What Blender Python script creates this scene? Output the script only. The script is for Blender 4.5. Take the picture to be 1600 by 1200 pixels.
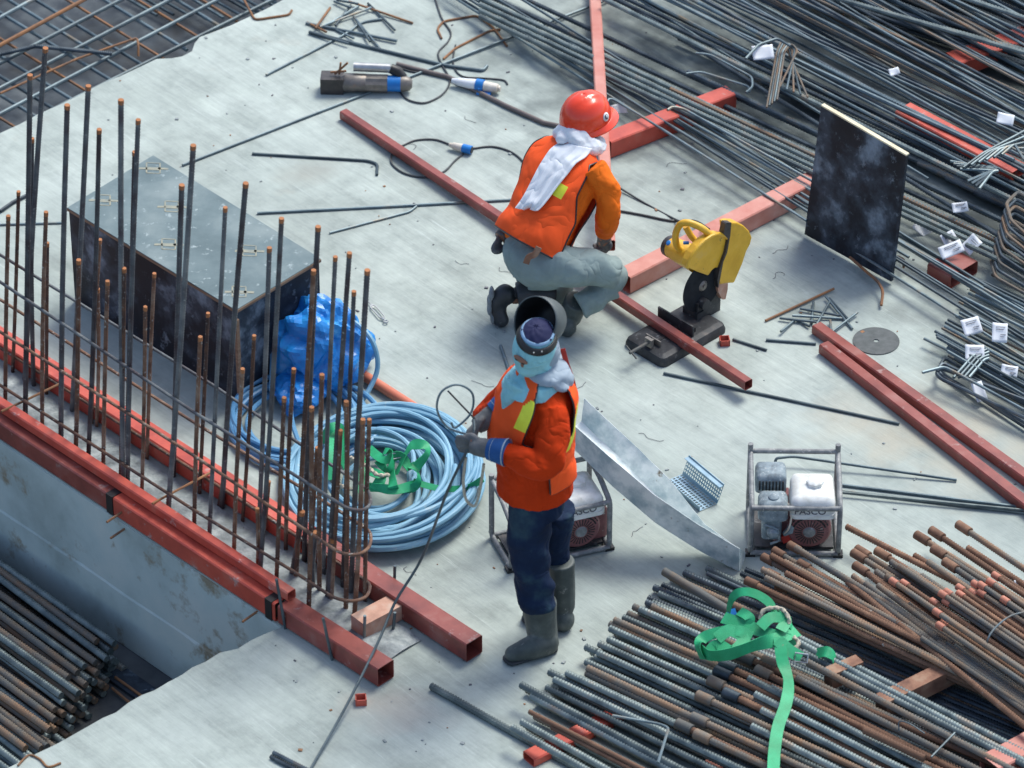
import bpy, bmesh, math, random
from mathutils import Vector, Matrix, noise
random.seed(7)
S = bpy.context.scene
for o in list(bpy.data.objects): bpy.data.objects.remove(o)
COL = S.collection
# ------------------------------------------------------------------ camera
PITCH = math.radians(36.0); DIST = 22.0; FPX = 7260.0
CF = Vector((0, math.cos(PITCH), -math.sin(PITCH)))
CR = Vector((1, 0, 0)); CU = Vector((0, math.sin(PITCH), math.cos(PITCH)))
CP = -CF*DIST
cam = bpy.data.cameras.new('camera'); camo = bpy.data.objects.new('camera', cam); COL.objects.link(camo)
camo.location = CP; camo.rotation_euler = (math.pi/2-PITCH, 0, 0)
cam.sensor_width = 36; cam.lens = 36*FPX/1600; cam.clip_end = 500; cam.clip_start = .5
cam.dof.use_dof = True; cam.dof.focus_distance = 21.6; cam.dof.aperture_fstop = 3.2
S.camera = camo
# ------------------------------------------------------------------ light
w = bpy.data.worlds.new('World'); S.world = w; w.use_nodes = True
nt = w.node_tree; bg = nt.nodes['Background']
sky = nt.nodes.new('ShaderNodeTexSky'); sky.sky_type = 'NISHITA'; sky.sun_disc = False
SUN_EL = math.radians(56); SUN_AZ = math.radians(38)      # azimuth from +Y towards +X
sky.sun_elevation = SUN_EL; sky.sun_rotation = SUN_AZ; sky.air_density = 1.0; sky.dust_density = 2.5; sky.ozone_density = 1.0
nt.links.new(sky.outputs[0], bg.inputs[0]); bg.inputs[1].default_value = 0.15
sd = bpy.data.lights.new('sun', 'SUN'); sd.energy = 2.1; sd.angle = math.radians(24); sd.color = (.98, 1, .94)
so = bpy.data.objects.new('sun', sd); COL.objects.link(so)
sdir = Vector((math.sin(SUN_AZ)*math.cos(SUN_EL), math.cos(SUN_AZ)*math.cos(SUN_EL), math.sin(SUN_EL)))
so.rotation_euler = sdir.to_track_quat('Z', 'Y').to_euler(); so.location = sdir*10
S.view_settings.view_transform = 'Standard'; S.view_settings.look = 'None'
S.view_settings.exposure = 0.55; S.view_settings.gamma = 1
S.render.engine = 'CYCLES'
# ------------------------------------------------------------------ photo point -> place
def ray(px, py): return CF + CR*((px-800)/FPX) + CU*((600-py)/FPX)
def G(px, py, z=0.0):
    d = ray(px, py); t = (z-CP.z)/d.z; return CP + d*t
def V(px, py, Y):
    d = ray(px, py); t = (Y-CP.y)/d.y; return CP + d*t
def W(px, py, A, B):                      # on the upright plane through ground points A, B
    n = Vector((-(B-A).y, (B-A).x, 0)); d = ray(px, py)
    t = n.dot(A-CP)/n.dot(d); return CP + d*t
Z = Vector((0, 0, 1))
# ------------------------------------------------------------------ mesh builder
class MB:
    def __init__(s): s.v = []; s.f = []; s.m = []; s.flat = False
    def add(s, vs, fs, mi=0):
        b = len(s.v); s.v += [Vector(x) for x in vs]
        for f in fs: s.f.append([b+i for i in f]); s.m.append(mi)
        return s
    def tube(s, path, r, seg=8, cap=True, mi=0, rad=None):
        n = len(path); path = [Vector(p) for p in path]
        R = r if isinstance(r, (list, tuple)) else [r]*n
        t = (path[1]-path[0]).normalized()
        a = t.cross(Z) if abs(t.z) < .9 else t.cross(Vector((1, 0, 0)))
        a.normalize(); vs = []
        for i in range(n):
            if i == 0: tt = path[1]-path[0]
            elif i == n-1: tt = path[-1]-path[-2]
            else: tt = path[i+1]-path[i-1]
            tt.normalize(); a = (a-tt*a.dot(tt))
            if a.length < 1e-6: a = tt.orthogonal()
            a.normalize(); b = tt.cross(a)
            for k in range(seg):
                th = 2*math.pi*k/seg
                rr = R[i]*(rad(i, k) if rad else 1)
                vs.append(path[i]+a*(math.cos(th)*rr)+b*(math.sin(th)*rr))
        fs = [[i*seg+k, i*seg+(k+1) % seg, (i+1)*seg+(k+1) % seg, (i+1)*seg+k] for i in range(n-1) for k in range(seg)]
        if cap: fs.append(list(range(seg))[::-1]); fs.append([(n-1)*seg+k for k in range(seg)])
        return s.add(vs, fs, mi)
    def ribbed(s, path, r, pitch=.0125, seg=8, mi=0):
        pts = resample(path, pitch/2)
        return s.tube(pts, r, seg, True, mi, rad=lambda i, k: 1.0 if (k % (seg//2)) == 0 else (1.10 if (i + (1 if k > seg//2 else 0)) % 2 else .86))
    def box(s, c, ax, ay, az, mi=0):      # centre and three half-axis vectors
        c = Vector(c); ax, ay, az = Vector(ax), Vector(ay), Vector(az)
        vs = [c+ax*i+ay*j+az*k for i in (-1, 1) for j in (-1, 1) for k in (-1, 1)]
        fs = [[0, 1, 3, 2], [4, 6, 7, 5], [0, 4, 5, 1], [2, 3, 7, 6], [0, 2, 6, 4], [1, 5, 7, 3]]
        if ax.cross(ay).dot(az) < 0: fs = [f[::-1] for f in fs]
        return s.add(vs, fs, mi)
    def bx(s, x0, x1, y0, y1, z0, z1, mi=0):
        return s.box(((x0+x1)/2, (y0+y1)/2, (z0+z1)/2), ((x1-x0)/2, 0, 0), (0, (y1-y0)/2, 0), (0, 0, (z1-z0)/2), mi)
    def rbox(s, x0, x1, y0, y1, z0, z1, r=.01, mi=0, seg=3):   # rounded corners seen from above, bevelled top
        cx = [(x1-r, y1-r, 0), (x0+r, y1-r, 90), (x0+r, y0+r, 180), (x1-r, y0+r, 270)]
        out = []
        for (px, py, a0) in cx:
            for k in range(seg+1):
                a = math.radians(a0+90*k/seg); out.append((px, py, math.cos(a), math.sin(a)))
        lay = [(z0, r), (z1-r, r), (z1-r*.3, r*.7), (z1, 0)]
        vs = []; n = len(out)
        for (z, rr) in lay:
            for (px, py, ca, sa) in out: vs.append((px+ca*rr, py+sa*rr, z))
        fs = [[i*n+k, i*n+(k+1) % n, (i+1)*n+(k+1) % n, (i+1)*n+k] for i in range(3) for k in range(n)]
        fs.append(list(range(n))[::-1]); fs.append([3*n+k for k in range(n)])
        return s.add(vs, fs, mi)
    def extrude(s, poly, d, mi=0):        # poly: list of points, d: depth vector
        poly = [Vector(p) for p in poly]; d = Vector(d); n = len(poly)
        vs = poly+[p+d for p in poly]
        nn = Vector((0, 0, 0))
        for i in range(n): nn += poly[i].cross(poly[(i+1) % n])
        fl = nn.dot(d) > 0
        a = list(range(n)); b = [n+i for i in range(n)]
        fs = [a[::-1] if fl else a, b if fl else b[::-1]]
        for i in range(n):
            q = [i, (i+1) % n, n+(i+1) % n, n+i]; fs.append(q if fl else q[::-1])
        return s.add(vs, fs, mi)
    def ell(s, c, a, b, cc, nu=16, nv=10, mi=0):
        c = Vector(c); a, b, cc = Vector(a), Vector(b), Vector(cc); vs = []
        for j in range(1, nv):
            ph = math.pi*j/nv
            for i in range(nu):
                th = 2*math.pi*i/nu
                vs.append(c+a*(math.cos(th)*math.sin(ph))+b*(math.sin(th)*math.sin(ph))+cc*math.cos(ph))
        vs += [c+cc, c-cc]; t = len(vs)-2; fs = []
        for j in range(nv-2):
            for i in range(nu): fs.append([j*nu+i, (j+1)*nu+i, (j+1)*nu+(i+1) % nu, j*nu+(i+1) % nu])
        for i in range(nu):
            fs.append([t, i, (i+1) % nu]); fs.append([t+1, (nv-2)*nu+(i+1) % nu, (nv-2)*nu+i])
        return s.add(vs, fs, mi)
    def rings(s, R, seg=20, cap=True, mi=0):   # R: (centre, axisA, axisB)
        vs = []
        for (c, a, b) in R:
            for k in range(seg):
                th = 2*math.pi*k/seg; vs.append(Vector(c)+Vector(a)*math.cos(th)+Vector(b)*math.sin(th))
        n = len(R)
        fs = [[i*seg+k, i*seg+(k+1) % seg, (i+1)*seg+(k+1) % seg, (i+1)*seg+k] for i in range(n-1) for k in range(seg)]
        if cap: fs.append(list(range(seg))[::-1]); fs.append([(n-1)*seg+k for k in range(seg)])
        return s.add(vs, fs, mi)
    def sq(s, A, B, w, h, t=.005, mi=0, side=1):  # open-ended hollow tube, A-B its lower edge nearest the camera
        A, B = Vector(A), Vector(B); d = (B-A).normalized()
        p = Vector((-d.y, d.x, 0)).normalized()
        if p.y < 0: p = -p
        p *= side
        u = d.cross(p); u.normalize()
        if u.z < 0: u = -u
        def prof(o, q): return [o+p*q+u*q, o+p*(w-q)+u*q, o+p*(w-q)+u*(h-q), o+p*q+u*(h-q)]
        c = .006
        def outer(o): return [o+p*c, o+p*(w-c), o+p*w+u*c, o+p*w+u*(h-c), o+p*(w-c)+u*h, o+p*c+u*h, o+u*(h-c), o+u*c]
        def inner(o): return [o+p*(t+c*.5)+u*t, o+p*(w-t-c*.5)+u*t, o+p*(w-t)+u*(t+c*.5), o+p*(w-t)+u*(h-t-c*.5), o+p*(w-t-c*.5)+u*(h-t), o+p*(t+c*.5)+u*(h-t), o+p*t+u*(h-t-c*.5), o+p*t+u*(t+c*.5)]
        vs = outer(A)+outer(B)+inner(A)+inner(B); fs = []
        for k in range(8):
            k2 = (k+1) % 8
            fs += [[k, k2, 8+k2, 8+k], [16+k2, 16+k, 24+k, 24+k2], [k2, k, 16+k, 16+k2], [8+k, 8+k2, 24+k2, 24+k]]
        return s.add(vs, fs, mi)
def resample(path, step):
    path = [Vector(p) for p in path]; out = [path[0]]; L = 0; acc = 0
    for i in range(len(path)-1):
        a, b = path[i], path[i+1]; l = (b-a).length
        if l < 1e-9: continue
        d = step-acc
        while d <= l: out.append(a+(b-a)*(d/l)); d += step
        acc = (acc+l) % step if False else l-(d-step)
    if (out[-1]-path[-1]).length > step*.3: out.append(path[-1])
    if len(out) < 2: out.append(path[-1])
    return out
def chaikin(p, it=2, closed=False):
    p = [Vector(x) for x in p]
    for _ in range(it):
        q = [p[0]]
        for i in range(len(p)-1):
            q += [p[i]*.75+p[i+1]*.25, p[i]*.25+p[i+1]*.75]
        q.append(p[-1]); p = q
    return p
def catmull(p, n=6):
    p = [Vector(x) for x in p]; q = []
    for i in range(len(p)-1):
        a = p[max(i-1, 0)]; b = p[i]; c = p[i+1]; d = p[min(i+2, len(p)-1)]
        for k in range(n):
            t = k/n
            q.append(.5*((2*b)+(c-a)*t+(2*a-5*b+4*c-d)*t*t+(3*b-a-3*c+d)*t**3))
    q.append(p[-1]); return q
def fillet(p, r=.03, n=5):                # straight runs with rounded bends
    p = [Vector(x) for x in p]; q = [p[0]]
    for i in range(1, len(p)-1):
        a, b, c = p[i-1], p[i], p[i+1]
        l = min(r, (a-b).length*.45, (c-b).length*.45)
        s, e = b+(a-b).normalized()*l, b+(c-b).normalized()*l
        for k in range(n+1):
            t = k/n; q.append(s*(1-t)**2+b*2*t*(1-t)+e*t*t)
    q.append(p[-1]); return q
# ------------------------------------------------------------------ objects
ORG = {}
def build(name, mb, mat, parent=None, smooth=True, angle=40, org=None):
    if parent is None:
        if org is None:
            n = len(mb.v); zz = min(v.z for v in mb.v)
            org = Vector((sum(v.x for v in mb.v)/n, sum(v.y for v in mb.v)/n, zz))
        loc = Vector(org); base = loc
    else: base = ORG[parent.name]; loc = Vector((0, 0, 0))
    me = bpy.data.meshes.new(name)
    me.from_pydata([v-base for v in mb.v], [], mb.f)
    mats = mat if isinstance(mat, (list, tuple)) else [mat]
    for m in mats: me.materials.append(m)
    if len(mats) > 1: me.polygons.foreach_set('material_index', mb.m)
    if smooth:
        me.polygons.foreach_set('use_smooth', [True]*len(me.polygons))
        me.update()
        try: me.set_sharp_from_angle(angle=math.radians(angle))
        except Exception: pass
    o = bpy.data.objects.new(name, me); COL.objects.link(o); o.location = loc
    if parent is not None: o.parent = parent
    ORG[o.name] = base
    return o
def thing(name, label, cat, loc, group=None):
    o = bpy.data.objects.new(name, None); COL.objects.link(o); o.location = loc; o.empty_display_size = .1
    ORG[o.name] = Vector(loc); o['label'] = label; o['category'] = cat
    if group: o['group'] = group
    return o
def tag(o, label, cat, group=None):
    o['label'] = label; o['category'] = cat
    if group: o['group'] = group
    return o
def single(name, mb, mat, label, cat, group=None, **k): return tag(build(name, mb, mat, **k), label, cat, group)
def struct(o): o['kind'] = 'structure'; return o
def mod(o, t, **k):
    m = o.modifiers.new(t.lower(), t)
    for a, b in k.items(): setattr(m, a, b)
    return m
_tex = {}
def clouds(sz, dep=2, kind='CLOUDS'):
    k = (sz, dep, kind)
    if k not in _tex:
        t = bpy.data.textures.new('folds', kind); t.noise_scale = sz
        if kind == 'CLOUDS': t.noise_depth = dep
        _tex[k] = t
    return _tex[k]
def fuse(o, voxel=.008, it=4, fold=0, fsz=.06, fine=0):
    mod(o, 'REMESH', mode='VOXEL', voxel_size=voxel, use_smooth_shade=True)
    mod(o, 'SMOOTH', iterations=it, factor=.5)
    if fold: mod(o, 'DISPLACE', texture=clouds(fsz, 2), strength=fold, mid_level=.5, texture_coords='LOCAL')
    if fine: mod(o, 'DISPLACE', texture=clouds(fsz*.35, 1), strength=fine, mid_level=.5, texture_coords='LOCAL')
    return o
ORD = ['', 'first', 'second', 'third', 'fourth', 'fifth', 'sixth', 'seventh', 'eighth', 'ninth', 'tenth']
def ordn(i):
    if i <= 10: return ORD[i]
    return '%d%s' % (i, 'th' if 10 < i % 100 < 20 else {1: 'st', 2: 'nd', 3: 'rd'}.get(i % 10, 'th'))
# ------------------------------------------------------------------ materials
def nmat(name, cols, scale=8, detail=6, rough=.6, metal=0, bump=0, bscale=60, rnd=0, stretch=(1, 1, 1), spec=.5, rvar=0, tint=0, bdist=.002, coat=0, speck=None, ridge=0):
    m = bpy.data.materials.new(name); m.use_nodes = True; t = m.node_tree; N = t.nodes; L = t.links
    b = N['Principled BSDF']; tc = N.new('ShaderNodeTexCoord')
    oi = N.new('ShaderNodeObjectInfo'); mp = N.new('ShaderNodeMapping')
    L.new(tc.outputs['Object'], mp.inputs['Vector']); mp.inputs['Scale'].default_value = stretch
    cb = N.new('ShaderNodeCombineXYZ'); mu = N.new('ShaderNodeMath'); mu.operation = 'MULTIPLY'; mu.inputs[1].default_value = 37
    L.new(oi.outputs['Random'], mu.inputs[0])
    for k in range(3): L.new(mu.outputs[0], cb.inputs[k])
    L.new(cb.outputs[0], mp.inputs['Location'])
    no = N.new('ShaderNodeTexNoise'); no.inputs['Scale'].default_value = scale; no.inputs['Detail'].default_value = detail; no.inputs['Roughness'].default_value = .6
    L.new(mp.outputs[0], no.inputs['Vector'])
    fac = no.outputs['Fac']
    if rnd:
        a = N.new('ShaderNodeMath'); a.operation = 'MULTIPLY_ADD'; a.inputs[1].default_value = rnd; a.inputs[2].default_value = -rnd/2
        L.new(oi.outputs['Random'], a.inputs[0]); ad = N.new('ShaderNodeMath'); ad.operation = 'ADD'
        L.new(fac, ad.inputs[0]); L.new(a.outputs[0], ad.inputs[1]); fac = ad.outputs[0]
    cr = N.new('ShaderNodeValToRGB'); L.new(fac, cr.inputs[0])
    while len(cr.color_ramp.elements) < len(cols): cr.color_ramp.elements.new(.5)
    for e, (p, c) in zip(cr.color_ramp.elements, cols): e.position = p; e.color = (*c, 1)
    col = cr.outputs[0]
    if speck:                              # scattered dirt / paint marks (colour, scale, threshold)
        n2 = N.new('ShaderNodeTexNoise'); n2.inputs['Scale'].default_value = speck[1]; n2.inputs['Detail'].default_value = 5; n2.inputs['Roughness'].default_value = .7
        L.new(mp.outputs[0], n2.inputs['Vector'])
        mr = N.new('ShaderNodeMapRange'); mr.inputs['From Min'].default_value = speck[2]; mr.inputs['From Max'].default_value = speck[2]+(speck[3] if len(speck) > 3 else .04)
        L.new(n2.outputs['Fac'], mr.inputs['Value'])
        mx = N.new('ShaderNodeMix'); mx.data_type = 'RGBA'; L.new(mr.outputs[0], mx.inputs[0]); L.new(col, mx.inputs[6]); mx.inputs[7].default_value = (*speck[0], 1); col = mx.outputs[2]
    if tint:
        hs = N.new('ShaderNodeHueSaturation'); ma = N.new('ShaderNodeMath'); ma.operation = 'MULTIPLY_ADD'; ma.inputs[1].default_value = tint; ma.inputs[2].default_value = 1-tint/2
        L.new(oi.outputs['Random'], ma.inputs[0]); L.new(ma.outputs[0], hs.inputs['Value']); L.new(col, hs.inputs['Color']); col = hs.outputs[0]
    L.new(col, b.inputs['Base Color']); b.inputs['Metallic'].default_value = metal; b.inputs['Roughness'].default_value = rough
    b.inputs['Specular IOR Level'].default_value = spec
    if coat: b.inputs['Coat Weight'].default_value = coat; b.inputs['Coat Roughness'].default_value = .15
    if rvar:
        mr = N.new('ShaderNodeMapRange'); mr.inputs['To Min'].default_value = max(.05, rough-rvar); mr.inputs['To Max'].default_value = min(1, rough+rvar)
        L.new(no.outputs['Fac'], mr.inputs['Value']); L.new(mr.outputs[0], b.inputs['Roughness'])
    if bump:
        n3 = N.new('ShaderNodeTexNoise'); n3.inputs['Scale'].default_value = bscale; n3.inputs['Detail'].default_value = 5
        L.new(mp.outputs[0], n3.inputs['Vector']); bp = N.new('ShaderNodeBump'); bp.inputs['Strength'].default_value = bump; bp.inputs['Distance'].default_value = bdist
        
        if ridge:
            n3.inputs['Detail'].default_value = 2; n3.inputs['Distortion'].default_value = .6
            s1 = N.new('ShaderNodeMath'); s1.operation = 'SUBTRACT'; s1.inputs[1].default_value = .5; L.new(n3.outputs['Fac'], s1.inputs[0])
            s2 = N.new('ShaderNodeMath'); s2.operation = 'ABSOLUTE'; L.new(s1.outputs[0], s2.inputs[0])
            s3 = N.new('ShaderNodeMath'); s3.operation = 'POWER'; s3.inputs[1].default_value = .7; L.new(s2.outputs[0], s3.inputs[0]); L.new(s3.outputs[0], bp.inputs['Height'])
        else: L.new(n3.outputs['Fac'], bp.inputs['Height'])
        L.new(bp.outputs[0], b.inputs['Normal'])
    return m
def plain(name, c, rough=.5, metal=0, **k):
    d = tuple(x*.78 for x in c); return nmat(name, [(.3, d), (.7, c)], scale=14, rough=rough, metal=metal, **k)
RUST = (.155, .082, .05); RUST2 = (.235, .13, .08); MILL = (.10, .13, .135); MILL2 = (.20, .245, .24)
M = {}
M['rebar_grey'] = nmat('rebar_grey', [(.38, MILL), (.58, MILL2), (.72, (.24, .2, .16))], scale=9, rough=.5, metal=.35, rnd=.12, tint=.5, bump=.3, bscale=200)
M['rebar_brown'] = nmat('rebar_brown', [(.36, (.12, .125, .12)), (.5, (.165, .135, .105)), (.66, (.21, .13, .08))], scale=9, rough=.72, metal=.15, rnd=.2, tint=.5, bump=.4, bscale=200)
M['rebar_rust'] = nmat('rebar_rust', [(.36, (.17, .09, .055)), (.52, RUST), (.68, RUST2)], scale=12, rough=.85, rnd=.2, tint=.4, bump=.5, bscale=220, speck=((.35, .33, .3), 25, .66))
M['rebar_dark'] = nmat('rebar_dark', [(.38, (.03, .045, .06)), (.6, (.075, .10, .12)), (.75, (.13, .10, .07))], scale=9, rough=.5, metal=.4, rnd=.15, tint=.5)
M['rod_grey'] = nmat('rod_grey', [(.35, (.06, .085, .10)), (.6, (.14, .19, .21)), (.75, (.2, .16, .11))], scale=5, rough=.45, metal=.4, rnd=.2, tint=.5)
M['rod_rust'] = nmat('rod_rust', [(.35, (.16, .09, .055)), (.6, (.30, .14, .06))], scale=9, rough=.8, tint=.3)
M['rust_end'] = plain('rust_end', (.45, .18, .07), .8)
M['starter_dark'] = nmat('starter_dark', [(.35, (.06, .045, .05)), (.55, (.11, .12, .13)), (.7, (.19, .2, .2))], scale=7, rough=.6, metal=.2, rnd=.15, tint=.4, speck=((.3, .31, .3), 60, .62), bump=.5, bscale=120)
M['starter_rust'] = nmat('starter_rust', [(.35, (.07, .04, .035)), (.55, (.17, .085, .05)), (.72, (.27, .19, .14))], scale=9, rough=.8, rnd=.15, tint=.4, speck=((.36, .36, .33), 60, .60), bump=.5, bscale=120)
RED = (.40, .075, .045)
M['primer_orange'] = nmat('primer_orange', [(.3, (.36, .05, .035)), (.55, (.56, .09, .055)), (.7, (.52, .17, .12))], scale=5, detail=9, rough=.42, bump=.2, bscale=90, speck=((.46, .3, .27), 13, .61, .08), rvar=.15)
M['primer_brown'] = nmat('primer_brown', [(.3, (.15, .035, .028)), (.55, (.27, .06, .045)), (.7, (.30, .11, .09))], scale=6, detail=9, rough=.38, bump=.2, bscale=90, speck=((.33, .2, .18), 14, .61, .08), rvar=.15)
M['primer_dusty'] = nmat('primer_dusty', [(.3, (.45, .13, .09)), (.6, (.55, .24, .19)), (.8, (.6, .35, .3))], scale=6, rough=.5, bump=.2, bscale=90, rvar=.1)
M['timber'] = nmat('timber', [(.3, (.13, .06, .04)), (.5, (.26, .13, .08)), (.7, (.36, .24, .16))], scale=11, detail=8, rough=.85, bump=.6)
M['timber_pink'] = nmat('timber_pink', [(.3, (.34, .18, .13)), (.5, (.50, .28, .20)), (.7, (.52, .40, .32))], scale=11, detail=8, rough=.8, bump=.5, speck=((.1, .09, .08), 9, .66))
M['black'] = plain('black', (.018, .018, .02), .45)
M['black_gloss'] = plain('black_gloss', (.01, .01, .012), .2)
M['cable'] = plain('cable', (.05, .055, .06), .5)
M['galv'] = nmat('galv', [(.36, (.34, .44, .47)), (.48, (.56, .63, .63)), (.60, (.78, .82, .80))], scale=9, detail=8, rough=.42, metal=.03, bump=.5, bscale=26, bdist=.006, rvar=.12, speck=((.2, .15, .10), 5, .62, .05))
M['galv_blue'] = nmat('galv_blue', [(.3, (.2, .32, .4)), (.7, (.42, .56, .64))], scale=9, rough=.35, metal=.6)
M['steel'] = nmat('steel', [(.3, (.35, .36, .36)), (.7, (.55, .56, .55))], scale=20, rough=.35, metal=.8)
M['paper'] = nmat('paper', [(.3, (.68, .7, .74)), (.7, (.82, .84, .86))], scale=5, rough=.7, bump=.2, bscale=9)
M['ink'] = plain('ink', (.12, .12, .14), .7)
M['green'] = nmat('green', [(.3, (.01, .26, .10)), (.7, (.02, .42, .18))], scale=12, rough=.55, speck=((.2, .22, .14), 9, .68, .06), bump=.5, bscale=400)
M['rope'] = nmat('rope', [(.3, (.3, .26, .19)), (.7, (.55, .5, .4))], scale=90, rough=.9, bump=.6, bscale=150)
M['hose'] = nmat('hose', [(.3, (.15, .32, .45)), (.7, (.26, .46, .58))], scale=3, rough=.55, spec=.35, speck=((.4, .5, .52), 12, .63, .1))
M['hose_dark'] = nmat('hose_dark', [(.3, (.06, .19, .38)), (.7, (.14, .33, .50))], scale=3, rough=.4, spec=.5)
M['tarp'] = nmat('tarp', [(.3, (.01, .12, .40)), (.55, (.015, .22, .60)), (.7, (.06, .34, .66))], scale=7, rough=.34, bump=.35, bscale=30, bdist=.01, speck=((.25, .48, .68), 14, .66, .05))
M['pipe_orange'] = nmat('pipe_orange', [(.3, (.50, .13, .07)), (.7, (.66, .21, .12))], scale=6, rough=.4, speck=((.6, .45, .4), 14, .7))
M['white'] = nmat('white', [(.3, (.6, .62, .64)), (.7, (.78, .8, .82))], scale=8, rough=.6)
M['yellow'] = nmat('yellow', [(.3, (.62, .34, .02)), (.6, (.76, .45, .04)), (.8, (.7, .45, .12))], scale=10, rough=.4, speck=((.16, .1, .05), 26, .655, .03), bump=.15)
M['saw_base'] = nmat('saw_base', [(.3, (.02, .021, .024)), (.55, (.05, .052, .056)), (.75, (.13, .11, .10))], scale=12, rough=.6, metal=.3, bump=.5, bscale=60, speck=((.2, .2, .2), 20, .60, .1))
M['disc'] = nmat('disc', [(.3, (.07, .08, .08)), (.7, (.12, .13, .13))], scale=30, rough=.8)
M['disc_dark'] = nmat('disc_dark', [(.3, (.008, .010, .014)), (.7, (.02, .024, .03))], scale=20, rough=.8, spec=.2)
M['blue'] = plain('blue', (.01, .2, .6), .4)
M['cream'] = nmat('cream', [(.3, (.55, .48, .38)), (.7, (.74, .69, .6))], scale=20, rough=.5, speck=((.3, .22, .15), 30, .66))
M['tool_grey'] = nmat('tool_grey', [(.3, (.12, .11, .10)), (.6, (.22, .2, .18)), (.8, (.3, .2, .13))], scale=22, rough=.45, metal=.4, bump=.3)
M['tool_dark'] = nmat('tool_dark', [(.3, (.03, .028, .03)), (.7, (.08, .07, .065))], scale=22, rough=.4, metal=.2, speck=((.3, .3, .28), 40, .66))
M['frame_steel'] = nmat('frame_steel', [(.3, (.13, .14, .15)), (.55, (.24, .25, .25)), (.75, (.38, .38, .36))], scale=26, rough=.6, metal=.2, speck=((.42, .42, .4), 45, .6))
M['tank_white'] = nmat('tank_white', [(.3, (.5, .5, .45)), (.55, (.74, .75, .72)), (.8, (.8, .8, .78))], scale=14, rough=.5, speck=((.22, .2, .16), 30, .66, .06), bump=.2)
M['engine_grey'] = nmat('engine_grey', [(.3, (.12, .15, .17)), (.55, (.24, .3, .33)), (.8, (.4, .43, .43))], scale=30, rough=.65, bump=.6, speck=((.5, .5, .47), 60, .6))
M['engine_red'] = nmat('engine_red', [(.3, (.16, .06, .06)), (.6, (.26, .1, .1)), (.8, (.34, .22, .2))], scale=16, rough=.6, speck=((.4, .36, .33), 50, .62))
M['switch_red'] = plain('red_bright', (.5, .03, .02), .4)  # plain red of the engine switch
# people
def cloth(name, c, rough=.9, var=.8, bump=.5, bscale=14, **k):
    d = tuple(x*var for x in c); return nmat(name, [(.32, d), (.68, c)], scale=9, rough=rough, bump=.55, bscale=bscale*.5, bdist=.035, spec=.12, ridge=1, **k)
M['vest'] = cloth('vest_fabric', (1.0, .115, .025), .7, .9, bscale=11)
M['shirt'] = cloth('shirt_fabric', (.56, .042, .005), .8, .8, bscale=16)
M['shirt2'] = cloth('shirt_fabric_light', (.86, .17, .015), .8, .85, bscale=16)
M['yel_band'] = plain('yellow_band', (.86, .88, .05), .5)
M['jeans'] = nmat('jeans', [(.3, (.005, .012, .034)), (.5, (.008, .020, .052)), (.66, (.028, .060, .085))], scale=6, rough=.85, bump=.6, bscale=8, bdist=.03, spec=.2, ridge=1)
M['trousers'] = cloth('grey_trousers', (.27, .34, .33), .85, .75, bscale=14)
M['boot'] = nmat('rubber_boot', [(.3, (.035, .045, .045)), (.55, (.07, .085, .08)), (.78, (.17, .18, .165))], scale=11, rough=.55, speck=((.24, .24, .22), 25, .63, .08), bump=.3)
M['boot_black'] = nmat('rubber_boot_black', [(.3, (.012, .015, .018)), (.7, (.04, .045, .05))], scale=11, rough=.5, speck=((.2, .21, .2), 14, .66, .1))
M['sole'] = nmat('boot_sole', [(.3, (.14, .16, .17)), (.7, (.26, .28, .29))], scale=18, rough=.8, bump=.6, bscale=60)
M['glove'] = nmat('glove_leather', [(.3, (.07, .075, .08)), (.6, (.13, .135, .14)), (.8, (.24, .23, .22))], scale=16, rough=.8, bump=.4)
M['glove_blue'] = cloth('glove_cuff', (.03, .10, .28), .8)
M['skin'] = nmat('skin', [(.3, (.22, .10, .06)), (.7, (.32, .15, .09))], scale=14, rough=.55)
M['hair'] = plain('hair', (.01, .009, .009), .6)
M['teal'] = cloth('teal_cloth', (.30, .62, .68), .9, .85, bscale=20)
M['palecloth'] = cloth('pale_cloth', (.36, .43, .50), .9, .85, bscale=14)
M['navy'] = plain('navy_cap', (.006, .010, .065), .8)
M['lightblue'] = plain('headband_blue', (.25, .42, .62), .7)
M['towel'] = cloth('towel', (.80, .83, .86), .9, .93, bscale=12)
M['helmet'] = nmat('helmet_shell', [(.3, (.78, .045, .01)), (.7, (.86, .06, .015))], scale=5, rough=.22, coat=.4)
M['mask_grey'] = nmat('mask_shell', [(.3, (.055, .07, .075)), (.7, (.11, .13, .135))], scale=9, rough=.5)
M['red_strap'] = plain('red_strap', (.55, .03, .015), .6)
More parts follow.
